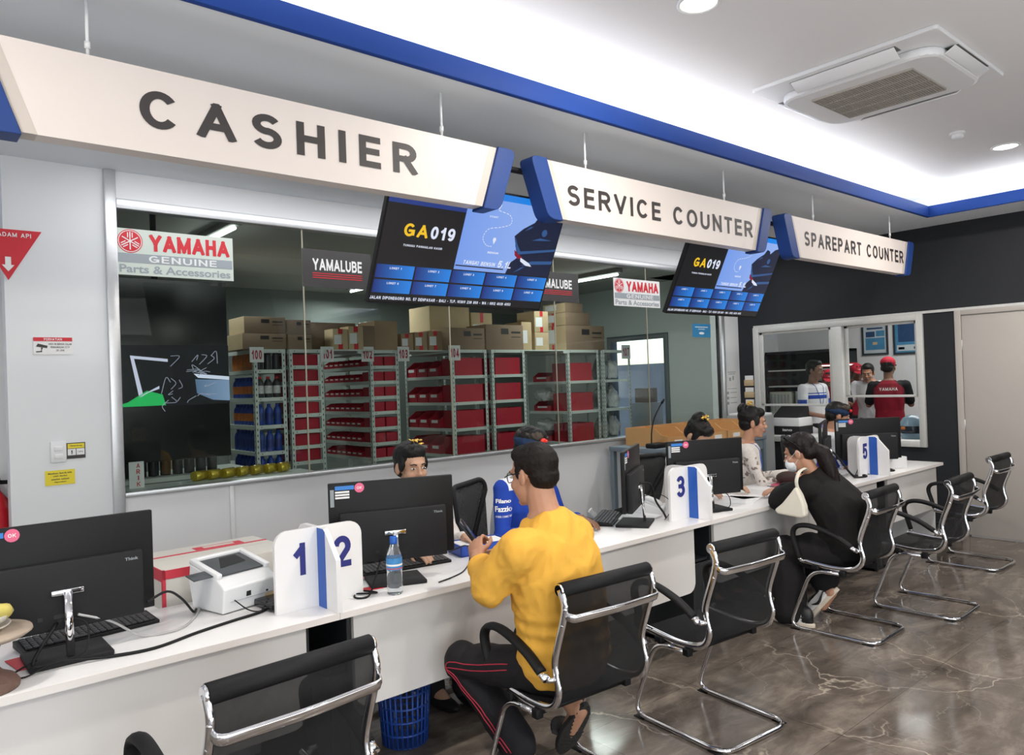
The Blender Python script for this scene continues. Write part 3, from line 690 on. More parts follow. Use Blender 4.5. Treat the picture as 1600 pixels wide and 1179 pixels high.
def parts_sticker(label, x0, x1, z0, z1, bgm):
    w, h = x1-x0, z1-z0
    t = thing('glass_sticker', label, 'sticker', ((x0+x1)/2, 4.996, z0), 0, 'brand stickers on the glass partition')
    MB().box(-w/2, w/2, -.0015, 0, 0, h).build('backing', bgm, t)
    b = MB()
    tuning_fork(b, front(-w/2+.085, -.002, h*.73), .072, M['redink'], M['paper'])
    b.use(M['redink']).text('YAMAHA', front(.085, -.003, h*.73), .105, w*.70, pen=.24, gap=.1)
    b.use(M['greyink']).box(-w*.48, w*.49, -.003, -.0016, h*.27, h*.47)
    b.use(M['paper']).text('GENUINE', front(.04, -.004, h*.37), .042, w*.58, .01)
    b.use(M['greyink']).text('Parts & Accessories', front(0, -.003, h*.14), .05, w*.94, .02)
    b.build('print', None, t)
stk = mat('sticker film', (.62, .68, .62), .5, nz=.02, ns=9)
parts_sticker('pale sticker with round red logo, left end of the glass partition', 1.145, 1.86, 2.34, 2.625, stk)
parts_sticker('pale sticker with round red logo, near the second queue display', 5.655, 6.385, 2.33, 2.61, M['paper'])
oilbg = mat('charcoal sticker film', (.045, .042, .043), .5, nz=.05, ns=9)
def oil_sticker(label, x0, x1, txt_x):
    w = x1-x0
    t = thing('glass_sticker', label, 'sticker', ((x0+x1)/2, 4.996, 2.335), 0, 'brand stickers on the glass partition')
    MB().box(-w/2, w/2, -.0015, 0, 0, .272).build('backing', oilbg, t)
    b = MB(); b.use(M['whiteink']).text('YAMALUBE', front(0, -.003, .165), .085, w*.72, pen=.2, gap=.12)
    b.use(M['redink'])
    for z in (.098, .082, .066): b.box(-w*.36, w*.36, -.003, -.0016, z, z+.006)
    b.build('print', None, t)
oil_sticker('charcoal sticker with white lettering left of the first queue display', 2.352, 2.905, 0)
oil_sticker('charcoal sticker with white lettering half hidden by the first queue display', 4.50, 5.155, 0)
t = thing('glass_sticker', 'small blue notice sticker at the right end of the glass', 'sticker', (7.11, 4.996, 2.03), 0, 'brand stickers on the glass partition')
MB().box(-.17, .17, -.0015, 0, 0, .15).build('backing', mat('blue notice film', (.03, .22, .45), .5, nz=.1, ns=12), t)
b = MB(); b.use(M['whiteink']).box(-.12, .12, -.003, -.0016, .11, .118).box(-.06, .06, -.003, -.0016, .088, .094); b.ell((0, -.002, .045), (.05, .0015, .014)); b.build('print', None, t)
# ------------------------------------------------------------------ counter desks
M['panel'] = mat('warm grey-white laminate', (.70, .68, .665), .35, nz=.012, ns=8)
DX = [.10, 1.33, 2.53, 3.73, 4.93, 6.13, 7.27]
where = ['nearest white service desk with the offering dish on it', 'white service desk with the water bottle on it, right of the first divider', 'white service desk under the divider numbered 3, right of the man in yellow',
         'white service desk that the woman in black leans on', 'white service desk left of the divider numbered 5', 'farthest white service desk, ending before the dark wall']
for i, (x0, x1) in enumerate(zip(DX, DX[1:])):
    t = thing('service_desk', where[i], 'desk', ((x0+x1)/2, 2.9, 0), 0, 'service desks joined in a row')
    w = (x1-x0)/2
    b = MB(); b.use(M['lam']).box(-w+.0008, w-.0008, -.298, .30, .724, .75, .002); b.use(M['lamedge']).box(-w+.0008, w-.0008, -.3005, -.2975, .725, .7492)
    b.build('desktop', None, t)
    l, r = (-w+.0, w-.12) if i % 2 == 0 else (-w+.075, w-.0)
    if i == 5: r = w-.06
    out = rrect(r-l-.002, .374, .06, 6, (0,) if i % 2 == 0 else (3,))
    b = MB(); b.prism([(x+(l+r)/2, y+.537) for x, y in out], .018, frame((0, -.242, 0), (1, 0, 0), (0, 0, 1))); b.build('front_panel', M['panel'], t)
    side = MB()
    if i == 5: side.box(w-.085, w-.06, -.24, .28, 0, .723, .002)
    elif i == 0: side.box(-w+.02, -w+.045, -.24, .28, 0, .723, .002)
    elif i % 2 == 0: side.box(-w+.001, -w+.022, -.22, .28, 0, .723, .002)
    else: side.box(w-.022, w-.001, -.22, .28, 0, .723, .002)
    side.build('side_panel', M['pedestal'] if i not in (5,) else M['lam'], t)
for i, (x0, x1, l) in enumerate(((1.213, 1.402, 'dark graphite cabinet with an open niche under the divider numbered 1 and 2'), (3.612, 3.802, 'dark graphite cabinet under the divider numbered 3'), (6.012, 6.202, 'dark graphite cabinet under the divider numbered 5'))):
    t = thing('pedestal_cabinet', l, 'cabinet', ((x0+x1)/2, 2.88, 0), 0, 'dark cabinets between the desks')
    w = (x1-x0)/2
    b = MB(); b.box(-w, -w+.016, -.22, .24, 0, .722).box(w-.016, w, -.22, .24, 0, .722).box(-w, w, -.2, .24, 0, .02).box(-w, w, .22, .24, 0, .722).box(-w+.016, w-.016, -.2, .22, .50, .515).box(-w+.016, w-.016, -.2, .22, .705, .722)
    b.build('carcass', M['pedestal'], t)
    for s in (-1, 1):
        d = MB(); d.box(-w+.018 if s < 0 else .0015, (-.0015 if s < 0 else w-.018), -.222, -.206, .03, .498, .002); d.build('door', M['pedestal'], t)

tag(MB().lathe([(0, 0), (.008, 0), (.008, .001), (0, .001)], n=14, M=frame((1.862, 2.6579, .62), (1, 0, 0), (0, 0, 1)), caps=False).build('dot_sticker', mat('green dot', (.02, .38, .10), .5, nz=.05, ns=30)), 'tiny green dot sticker on the desk front left of the man in yellow', 'sticker')
# ------------------------------------------------------------------ numbered dividers
for i, (x, l, n1, n2) in enumerate(((1.33, 'white cross-shaped counter divider numbered 1 and 2', '1', '2'), (3.735, 'white cross-shaped counter divider numbered 3', '3', '4'), (6.16, 'white cross-shaped counter divider numbered 5', '5', '6'))):
    t = thing('counter_divider', l, 'divider', (x, 2.76, .75), 0, 'numbered counter dividers')
    h = .31
    b = MB(); b.prism([(a+0, c+h/2) for a, c in rrect(.37, h, .055, 6, (1, 2))], .018, frame((0, .009, 0), (1, 0, 0), (0, 0, 1)), bev=.001); b.build('number_board', M['lam'], t)
    # cross board: level over the crossing, cut away towards the customers
    pts = [(-.16, 0), (-.16, .20), (-.075, h-.012)] + [(-.06+.0*k, h-.003) for k in range(1)] + [(.12, h-.003)] + [(.12+.05*sin(RAD(a)), h-.053+.05*cos(RAD(a))) for a in (30, 60, 90)] + [(.17, 0)]
    b = MB(); b.prism(pts[::-1], .020, frame((-.010, 0, 0), (0, 1, 0), (0, 0, 1)), bev=.001); cb = b.build('cross_board', M['lam'], t)
    st = MB(); st.prism([(-.074, 0), (-.074, h-.014), (-.06, h-.004), (-.010, h-.004), (-.010, 0)][::-1], .0015, frame((-.0117, 0, 0), (0, 1, 0), (0, 0, 1))); st.build('blue_stripe', mat('blue stripe vinyl', (.012, .09, .42), .4, nz=.04, ns=12), cb)
    for s, n in ((-1, n1), (1, n2)):
        b = MB(); b.text(n, front(s*.075 - (.012 if s < 0 else -.02), -.0105, .195), .125, .052 if n == '1' else .078, pen=.2); b.build('number', M['navy'], t)

# ------------------------------------------------------------------ all-in-one computers seen from behind
pink = mat('pink sticker', (.75, .13, .25), .5, nz=.05, ns=30); bst = mat('blue sticker', (.03, .20, .60), .5, nz=.05, ns=30); gst = mat('grey sticker', (.25, .28, .30), .4, nz=.1, ns=30)
def monitor(label, x, y, yaw, group='all-in-one computers on the desks'):
    t = thing('computer_monitor', label, 'computer', (x, y, .75), RAD(yaw), group)
    MB().box(-.273, .273, -.002, .020, .105, .445, .004).build('screen_case', M['black'], t)
    MB().box(-.266, .266, .0195, .0215, .125, .438).build('screen', mat('monitor glass %s' % label[:9], (.01, .012, .015), .15, nz=.1, ns=3), t)
    b = MB(); b.box(-.232, .232, -.032, 0, .098, .318, .006); h = b.build('rear_housing', M['black2'], t)
    vm = M['hole']
    b = MB()
    for k in range(14): b.box(-.03+k*.006, -.027+k*.006, -.0335, -.031, .125, .131)
    b.build('vent', vm, h)
    MB().box(-.04, .0, -.0335, -.031, .137, .15).build('port', vm, h); MB().box(-.085, -.07, -.0335, -.031, .137, .15).build('port', vm, h)
    b = MB(); b.text('Think', front(.195, -.0335, .292), .010, .042, .02); b.build('lettering', M['greyink'], h)
    MB().box(-.047, .047, -.046, -.030, .212, .230, .003).build('hinge_bar', M['chrome'], t)
    b = MB(); b.tube([(0, -.045, .222), (0, -.062, .02)], .009, 12, flat=(.013, .008)); b.build('stand_pole', M['chrome'], t)
    b = MB(); b.box(-.120, .120, -.10, .09, 0, .017, .004); b.build('stand_base', M['black2'], t)
    b = MB(); b.use(bst).box(-.245, -.165, -.0030, -.0018, .415, .432); b.use(M['paper'])
    for k in range(3): b.box(-.245, -.185, -.0030, -.0018, .378+k*.012, .386+k*.012)
    b.use(gst).box(-.266, -.250, -.0030, -.0018, .345, .418)
    b.use(pink).prism([(.021*cos(i*.45), .021*sin(i*.45)) for i in range(14)], .0012, front(-.142, -.0018, .42)); b.use(M['whiteink']).text('OK', front(-.142, -.0034, .42), .012, .022, .02)
    b.build('stickers', None, t)
    return t
monitor('black all-in-one computer nearest the viewer, on the desk with the offering dish', .472, 2.85, 0)
monitor('black all-in-one computer behind the water bottle', 1.722, 2.842, -20.4)
monitor('black all-in-one computer turned edge-on, left of the divider numbered 3', 3.36, 2.872, 31)
monitor('black all-in-one computer right behind the divider numbered 3', 4.0, 2.815, -22)
monitor('black all-in-one computer seen edge-on left of the divider numbered 5', 5.83, 2.96, 22)
monitor('black all-in-one computer right behind the divider numbered 5', 6.34, 2.84, -41)

# ------------------------------------------------------------------ keyboards
kc = mat('key cap', (.030, .030, .033), .5, nz=.1, ns=60)
def keyboard(label, x, y, yaw, L=.44):
    t = thing('keyboard', label, 'keyboard', (x, y, .75), RAD(yaw), 'black keyboards')
    MB().prism([(-.065, 0), (.065, 0), (.065, .024), (-.065, .012)], L, frame((-L/2, 0, 0), (0, 1, 0), (0, 0, 1)), bev=.002).build('case', M['black'], t)
    b = MB(); T = frame((0, -.065, .0125), (1, 0, 0), (0, .13, .012))
    for r in range(6):
        for k in range(20):
            if r == 0 and 4 <= k < 9: continue
            b.box(-L/2+.012+k*(L-.024)/20+.001, -L/2+.012+(k+1)*(L-.024)/20-.001, .010+r*.0185, .010+r*.0185+.0165, 0, .006, .0012, T, 1)
    b.box(-L/2+.012+4*(L-.024)/20, -L/2+.012+9*(L-.024)/20, .010, .0265, 0, .006, .001, T, 1)
    b.build('keys', kc, t)
keyboard('black keyboard behind the stand of the nearest computer', .575, 3.045, 6)
keyboard('black keyboard right of the water bottle', 1.885, 3.03, -8)
keyboard('black keyboard on the desk edge beside the man in yellow', 3.36, 3.085, 33, .42)

# ------------------------------------------------------------------ cables
def cable(label, pts, r=.004, m=None, name='cable', group='cables on the desks'):
    o = MB().tube(smoothpath(pts, 6), r, 6).build(name, m or M['black']); return tag(o, label, 'cable', group)
gcab = mat('grey cable sleeve', (.45, .45, .45), .5, nz=.05, ns=30)
cable('thick black cable running from the nearest computer to the divider numbered 1', [(.44, 2.812, .875), (.36, 2.74, .78), (.44, 2.735, .7745), (.56, 2.72, .758), (.70, 2.70, .755), (.86, 2.76, .755), (1.0, 2.80, .755), (1.12, 2.83, .755), (1.20, 2.90, .755)], .0055)
cable('grey cable lying across the nearest desk to the printer', [(.50, 2.81, .89), (.60, 2.83, .84), (.70, 2.86, .76), (.78, 2.84, .756), (.85, 2.87, .754), (.93, 2.99, .754), (.97, 3.08, .76)], .0045, gcab)
cable('black power cable right of the nearest computer', [(.71, 2.81, .885), (.79, 2.86, .895), (.86, 2.93, .84), (.92, 3.0, .765), (.95, 3.06, .755)], .0045)
cable('thin black lead between the printer and the flat black modem', [(1.045, 2.905, .80), (1.08, 2.86, .765), (1.12, 2.84, .756), (1.15, 2.85, .785)], .0025)
cable('black cable knot under the nearest computer', [(.47, 2.81, .89), (.52, 2.78, .86), (.50, 2.74, .785), (.40, 2.73, .772), (.34, 2.72, .755), (.30, 2.75, .755), (.33, 2.80, .756), (.38, 2.80, .775)], .003)
cable('black cables tangled left of the water bottle', [(1.64, 2.82, .86), (1.56, 2.74, .80), (1.51, 2.70, .757), (1.46, 2.72, .757), (1.52, 2.80, .757), (1.56, 2.72, .757), (1.47, 2.76, .762)], .004)
cable('black power cable right of the computer behind the bottle', [(1.93, 2.72, .86), (2.05, 2.75, .862), (2.10, 2.80, .78), (2.02, 2.74, .755), (1.92, 2.69, .755), (1.83, 2.665, .755)], .003)
cable('black cable bundle hanging from the edge-on computer by divider 3', [(3.42, 2.87, .98), (3.48, 2.84, .97), (3.51, 2.83, .87), (3.54, 2.80, .80), (3.60, 2.83, .758)], .006)
cable('thin loop of cable left of the divider numbered 3', [(3.41, 2.86, .90), (3.50, 2.88, .90), (3.60, 2.85, .89), (3.63, 2.80, .83), (3.58, 2.80, .775), (3.55, 2.80, .757)], .0025)
cable('loose cable right of the divider numbered 3', [(3.97, 2.78, .86), (4.04, 2.70, .86), (4.05, 2.68, .79), (3.99, 2.70, .757), (3.90, 2.72, .757)], .003)
cable('black cable bundle left of the divider numbered 5', [(5.86, 2.91, .95), (5.90, 2.86, .87), (5.90, 2.80, .79), (5.88, 2.74, .757), (5.96, 2.70, .757), (6.03, 2.74, .757), (5.95, 2.78, .757), (5.86, 2.74, .760)], .009)
cable('thin cable loops left of the divider numbered 5', [(6.0, 2.80, .757), (6.04, 2.78, .84), (6.10, 2.80, .86), (6.12, 2.82, .80), (6.05, 2.80, .758), (6.12, 2.74, .757)], .003)
cable('black cables right of the divider numbered 5', [(6.30, 2.80, .85), (6.34, 2.72, .80), (6.38, 2.70, .76), (6.44, 2.68, .757), (6.50, 2.74, .758), (6.42, 2.76, .758)], .007)

# ------------------------------------------------------------------ things on the nearest desk
wood = mat('weathered carved wood', (.15, .085, .065), .6, nz=.35, ns=25, bump=.4, bs=60)
woodtop = mat('pale worn wood', (.42, .34, .27), .7, nz=.2, ns=18)
t = thing('offering_stand', 'carved wooden offering stand with round top at the left desk edge', 'stand', (.225, 2.705, .75))
MB().lathe([(0, 0), (.098, 0), (.10, .012), (.088, .03), (.06, .045), (.047, .06), (.043, .09), (.052, .125), (.075, .143), (.075, .146)], n=28).build('stem', wood, t)
MB().lathe([(0, .146), (.07, .146), (.12, .152), (.135, .162), (.133, .169), (0, .169)], n=32).build('round_top', woodtop, t)
ceram = mat('pale ceramic', (.62, .58, .52), .35, nz=.08, ns=20)
t = thing('offering_bowl', 'shallow pale bowl on the wooden offering stand', 'bowl', (.215, 2.70, .92))
MB().lathe([(0, 0), (.055, 0), (.06, .006), (.085, .016), (.09, .022), (.084, .021), (.05, .010), (0, .009)], n=28).build('saucer', ceram, t)
MB().lathe([(0, .010), (.05, .011), (.08, .032), (.097, .052), (.092, .053), (.07, .034), (0, .02)], n=28).build('dish', ceram, t)
ban = mat('yellow green leaf offering', (.62, .52, .13), .6, nz=.25, ns=18)
tag(MB().tube(smoothpath([(.13, 2.72, .972), (.19, 2.67, .985), (.25, 2.645, .988), (.30, 2.665, .978)], 5), [.010]+[.02]*6+[.022]*8+[.012], 10).build('folded_leaf_offering', ban), 'yellow-green folded offering lying in the pale bowl', 'offering')
# printer
pm = mat('white printer shell', (.78, .79, .80), .35, nz=.015, ns=10); pd = mat('dark grey printer deck', (.045, .052, .058), .45, nz=.1, ns=20); pdd = mat('printer hollow', (.008, .008, .009), .7, nz=.1, ns=20)
t = thing('printer', 'small white laser printer with dark top tray, left of divider 1', 'printer', (1.09, 3.03, .75), RAD(14))
b = MB(); b.prism([(-.10, .004), (.10, .004), (.125, .10), (.115, .175), (-.06, .135), (-.115, .10)], .24, frame((-.12, 0, 0), (0, 1, 0), (0, 0, 1)), bev=.006); b.build('body', pm, t)
T = frame((0, -.06, .137), (1, 0, 0), (0, .175, .04))
b = MB(); b.use(pd).box(-.095, .095, .0, .165, .0, .006, .002, T); b.use(pdd); b.face([T @ V(p) for p in ((-.06, .06, .007), (.065, .075, .007), (.065, .15, .007), (-.01, .15, .007))]); b.build('top_deck', None, t)
b = MB(); b.box(-.12, -.097, -.01, .175, -.004, .016, .004, T).box(.097, .12, -.01, .175, -.004, .016, .004, T).box(-.12, .12, .165, .185, -.004, .016, .004, T); b.build('top_rim', pm, t)
b = MB(); b.box(-.20, -.10, .015, .075, 0, .004, .001, T); b.build('paper_flap', pd, t)
b = MB(); b.use(pdd).box(-.02, .0, -.1105, -.107, .052, .072).box(.07, .078, -.112, -.1085, .05, .057); b.use(M['greyink']).box(-.09, .10, -.1115, -.109, .045, .0465); b.build('rear_sockets', None, t)
t = thing('return_cabinet', 'low white side cabinet behind the nearest desk', 'cabinet', (1.25, 3.52, 0))
MB().box(-.42, .52, -.29, .29, .03, .70, .003).build('body', M['lam'], t); MB().box(-.43, .53, -.30, .30, .70, .722, .003).build('cabinet_top', M['lam'], t)
for k in (-1, 1): MB().box(.05-.463 if k < 0 else .053, .047 if k < 0 else .515, .29, .305, .06, .68, .002).build('door', M['lam'], t)
cw = mat('white carton', (.62, .60, .55), .75, nz=.05, ns=10); cr = mat('carton red print', (.58, .035, .06), .6, nz=.06, ns=10)
t = thing('carton', 'large white carton with red edges behind the printer', 'carton', (1.13, 3.46, .722), RAD(2))
b = MB(); b.use(cw).box(-.26, .30, -.22, .20, 0, .165, .003)
b.use(cr); b.box(-.262, -.25, -.222, -.205, 0, .166).box(-.262, -.10, -.222, -.219, .13, .166).box(-.263, -.258, -.22, .20, .12, .166).box(-.262, .30, .045, .065, .1645, .1665).box(-.02, .20, .075, .135, .1645, .1665); b.use(cw).box(.02, .16, .09, .12, .166, .1675)
b.build('box', None, t)
b = MB(); b.use(cw).box(-.2, .29, -.018, .0, .1652, .1658); b.build('flap_seam', M['greyink'], t)
t = thing('document_shredder', 'black desk device with a silver band behind divider 1', 'device', (1.52, 3.40, .722))
MB().box(-.10, .14, -.12, .12, 0, .10, .006).build('body', M['black2'], t); MB().box(-.10, .14, -.1225, -.119, .055, .07).build('silver_band', M['alu'], t)
gb = mat('gloss black', (.01, .01, .012), .12, nz=.1, ns=8)
t = thing('modem', 'flat glossy black modem left of the divider numbered 1', 'modem', (1.21, 2.90, .75), RAD(4))
MB().box(-.075, .075, -.10, .12, .006, .03, .004).build('case', gb, t)
for k in range(3): MB().box(-.06+k*.035, -.035+k*.035, -.103, -.099, .010, .022).build('socket', M['alu'], t)
t = thing('note_pad', 'beige note pad on the flat black modem', 'note pad', (1.235, 3.0, .78), RAD(8))
MB().box(-.06, .05, -.05, .05, 0, .012, .001).build('pages', M['kraft3'], t)
tag(MB().box(-.10, .10, -.07, .07, 0, .002, 0, Matrix.Translation((.42, 2.89, .7515)) @ Matrix.Rotation(.15, 4, 'Z')).build('document', M['redink']), 'red paper sheet under the stand of the nearest computer', 'paper')

# ------------------------------------------------------------------ things on the second desk
pet = bpy.data.materials.new('clear bottle plastic'); pet.use_nodes = True
pb = pet.node_tree.nodes['Principled BSDF']; pb.inputs['Base Color'].default_value = (.86, .92, .96, 1); pb.inputs['Roughness'].default_value = .06; pb.inputs['Transmission Weight'].default_value = .93; pb.inputs['IOR'].default_value = 1.25
t = thing('water_bottle', 'clear plastic water bottle with blue cap and blue label', 'bottle', (1.617, 2.672, .75))
prof = [(0, .002), (.028, .0), (.032, .006), (.031, .02), (.0325, .03), (.031, .042), (.0325, .054), (.031, .066), (.0325, .078), (.031, .09), (.0325, .10), (.0325, .15), (.030, .162), (.022, .185), (.014, .203), (.013, .212)]
MB().lathe(prof, n=24).build('bottle_body', pet, t)
bc = mat('blue bottle cap', (.01, .10, .45), .35, nz=.05, ns=30)
b = MB(); b.lathe([(.0155, .205), (.0158, .212), (.0158, .232), (.014, .235), (0, .235)], n=24); b.build('cap', bc, t)
b = MB(); b.use(mat('blue water label', (.05, .25, .55), .4, nz=.3, ns=40)).lathe([(.0330, .102), (.0331, .150)], n=28, caps=False); b.use(M['whiteink']); b.lathe([(.0334, .118), (.0334, .126)], n=28, caps=False); b.use(mat('label red', (.6, .05, .05), .4, nz=.1, ns=30)); b.lathe([(.0334, .106), (.0334, .110)], n=28, caps=False); b.build('label', None, t)
def papers(label, x, y, z, yaw, w, h, m, thick=.003, name='document', group='papers on the desks'):
    o = MB().box(-w/2, w/2, -h/2, h/2, 0, thick, 0).build(name, m); o.location = (x, y, z); o.rotation_euler = (0, 0, RAD(yaw)); return tag(o, label, 'paper', group)
papers('white papers half under the stand behind the water bottle', 1.53, 2.86, .7505, 12, .21, .26, M['paper'])
papers('small red card beside the stand behind the water bottle', 1.58, 2.80, .754, -10, .09, .05, M['redink'], .002)
papers('pink receipt slips behind the divider numbered 2', 1.60, 2.99, .7505, 30, .2, .08, mat('pink slip', (.75, .45, .5), .7, nz=.05, ns=20), .002)
t = thing('blue_tray', 'blue open box on the desk behind the phone', 'box', (2.33, 3.02, .75), RAD(-12))
bb = mat('royal blue board', (.015, .07, .42), .4, nz=.05, ns=20)
b = MB(); b.box(-.14, .14, -.08, .08, 0, .006).box(-.14, .14, -.08, -.074, 0, .055).box(-.14, .14, .074, .08, 0, .055).box(-.14, -.134, -.08, .08, 0, .055).box(.134, .14, -.08, .08, 0, .055); b.build('tray', bb, t)
MB().box(-.09, -.02, -.0815, -.0795, .015, .04).build('label', M['paper'], t)
MB().box(-.125, .125, -.07, .07, .007, .052, .002).build('paper_stack', M['paper'], t)

# ------------------------------------------------------------------ things on the third and fourth desks
papers('white sheets under the edge-on computer by divider 3', 3.50, 3.03, .7505, 25, .21, .29, M['paper'], .004)
papers('open white booklet lying on the sheets by divider 3', 3.56, 2.98, .7547, 10, .15, .20, M['paper'], .006)
papers('small red tag beside the stand of the edge-on computer', 3.27, 2.83, .7505, 20, .03, .05, M['redink'], .004)
t = thing('telephone', 'white desk telephone behind the divider numbered 3', 'telephone', (3.72, 3.06, .75), RAD(30))
b = MB(); b.prism([(-.10, 0), (.10, 0), (.10, .085), (.06, .09), (-.10, .03)], .17, frame((-.085, 0, 0), (0, 1, 0), (0, 0, 1)), bev=.005); b.build('body', M['white'], t)
b = MB(); b.tube(smoothpath([(-.06, -.09, .05), (-.06, -.06, .075), (-.06, .04, .11), (-.06, .08, .105)], 4), .018, 10); b.build('handset', M['white'], t)
b = MB()
for r in range(4):
    for k in range(3): b.box(.0+k*.024, .016+k*.024, -.06+r*.028, -.042+r*.028, .05+r*.009, .058+r*.009)
b.build('keypad', M['greyink'], t)
t = thing('stamp_holder', 'small grey sloped stand behind the keyboard on the third desk', 'stand', (3.325, 3.168, .75), RAD(33))
MB().prism([(-.025, 0), (.025, 0), (.025, .052), (.018, .052), (-.025, .014)], .11, frame((-.055, 0, 0), (0, 1, 0), (0, 0, 1)), bev=.002).build('wedge', mat('mid grey plastic', (.30, .31, .32), .45, nz=.05, ns=20), t)
MB().box(-.045, .045, .012, .019, .045, .060, .001).build('card', M['paper'], t)
t = thing('pen_tray', 'black pen tray at the back edge of the third desk', 'tray', (3.625, 3.155, .75), RAD(8))
b = MB(); b.box(-.09, .09, -.035, .035, 0, .006).box(-.09, .09, -.035, -.03, 0, .03).box(-.09, .09, .03, .035, 0, .03).box(-.09, -.085, -.035, .035, 0, .03).box(.085, .09, -.035, .035, 0, .03); b.build('tray', M['black2'], t)
MB().tube([(-.07, .0, .012), (.05, .01, .03)], .004, 8).build('pen', M['navy'], t)
t = thing('phone_dock', 'small black device left of the grey stand, behind the man in yellow', 'device', (3.215, 3.115, .75), RAD(33))
MB().prism([(-.035, 0), (.035, 0), (.035, .035), (-.035, .018)], .08, frame((-.04, 0, 0), (0, 1, 0), (0, 0, 1)), bev=.003).build('body', M['black'], t)
papers('loose white papers on the desk before the woman in black', 4.45, 2.86, .7505, 20, .30, .21, M['paper'], .002)
papers('white form lying right of the computer behind divider 3', 4.62, 2.97, .7505, -15, .21, .29, M['paper'], .002)
papers('plastic sleeve with papers at the edge of the fourth desk', 4.78, 2.74, .7505, 5, .24, .20, M['paper'], .003)
mg = mat('magazine print', (.35, .22, .28), .4, nz=.6, ns=25)
for k, (l, z, yw) in enumerate((('lowest magazine in the pile beside the woman in black', .7505, 10), ('middle magazine in the pile beside the woman in black', .7575, -4), ('top pink magazine in the pile beside the woman in black', .7645, 14))):
    papers(l, 5.24, 2.93, z, yw, .30, .22, [mg, M['paper'], mat('pink magazine', (.62, .10, .17), .4, nz=.3, ns=20)][k], .0065, 'magazine', 'pile of magazines')
fz = mat('dark brown plush', (.035, .016, .014), .9, nz=.4, ns=60, bump=.6, bs=120)
tag(MB().ell((5.21, 2.95, .815), (.10, .07, .044), n=24).build('plush_pouch', fz), 'dark brown plush pouch on the pile of magazines', 'pouch')
tag(MB().ell((5.36, 2.93, .793), (.045, .04, .022), n=18).build('orange_snack', mat('orange snack pack', (.7, .25, .08), .5, nz=.4, ns=30)), 'small orange snack pack on the pink magazine', 'pack')
# far desk
t = thing('tissue_box', 'white box with cables right of the divider numbered 5', 'box', (6.62, 2.80, .75), RAD(-25))
MB().box(-.13, .13, -.07, .07, 0, .10, .006).build('box_body', M['white'], t); MB().prism([(-.05, .10), (.02, .10), (.05, .135), (.0, .15), (-.04, .125)], .05, frame((0, .025, 0), (1, 0, 0), (0, 0, 1)), bev=.006).build('tissue', M['paper'], t)

# ------------------------------------------------------------------ low tables along the back, bins and microphone
gt = mat('grey-blue painted table', (.17, .22, .26), .5, nz=.06, ns=12); obin = mat('light brown plastic bin', (.60, .33, .13), .55, nz=.08, ns=10)
for i, (x0, x1, l) in enumerate(((5.42, 6.38, 'grey-blue side table carrying the gooseneck microphone'), (6.40, 7.25, 'grey-blue side table behind the woman in white lace'))):
    t = thing('side_table', l, 'table', ((x0+x1)/2, 4.62, 0), 0, 'grey-blue tables along the back wall')
    w = (x1-x0)/2
    MB().box(-w, w, -.30, .30, .90, .945, .004).build('table_top', gt, t)
    for sx in (-1, 1):
        for sy in (-1, 1): MB().box(sx*(w-.03)-.022, sx*(w-.03)+.022, sy*.27-.022, sy*.27+.022, 0, .90).build('leg', gt, t)
    MB().box(-w+.052, w-.052, -.285, -.265, .80, .90).build('apron', gt, t)
    MB().box(-w+.052, w-.052, -.25, .25, .30, .32).build('lower_shelf', gt, t)
bins = ['first', 'second', 'third', 'fourth', 'fifth']
for k in range(5):
    t = thing('parts_bin', 'light brown open-front parts bin, %s from the left on the side tables' % bins[k], 'bin', (5.76+k*.322, 4.62, .945), 0, 'light brown parts bins')
    b = MB(); w = .155
    for s in (-1, 1): b.prism([(-.27, 0), (.24, 0), (.24, .17), (-.12, .17), (-.20, .11), (-.27, .10)], .006, frame((s*w-.003, 0, 0), (0, 1, 0), (0, 0, 1)))
    b.box(-w, w, -.27, .24, 0, .006).box(-w, w, .234, .24, 0, .17).box(-w, w, -.27, -.264, 0, .09)
    b.build('bin_body', obin, t)
    MB().box(-.06, .06, -.275, -.269, .02, .06).build('label_holder', M['paper'], t)
t = thing('gooseneck_microphone', 'black gooseneck microphone on a flat base, before the glass', 'microphone', (5.52, 4.42, .945))
MB().box(-.09, .13, -.06, .06, 0, .045, .012).build('base', M['black'], t)
MB().tube(smoothpath([(-.07, 0, .04), (-.06, .0, .16), (-.02, 0, .27), (.06, 0, .37), (.10, 0, .41)], 6), .006, 8).build('gooseneck', M['black'], t)
MB().cyl((.10, 0, .41), (.135, 0, .445), .012, .010).build('capsule', M['black'], t)
t = thing('steel_cabinet', 'pale grey cabinet with a paper on top before the office window', 'cabinet', (7.43, 4.62, 0))
MB().box(-.15, .15, -.20, .20, .03, 1.14, .006).build('body', mat('pale grey steel', (.30, .32, .33), .5, nz=.05, ns=8), t); MB().box(-.14, .15, -.18, .18, 1.14, 1.165, .004).build('lid', M['white'], t)
MB().box(-.156, -.149, -.17, .17, .1, 1.05, .002).build('door', M['alu'], t)

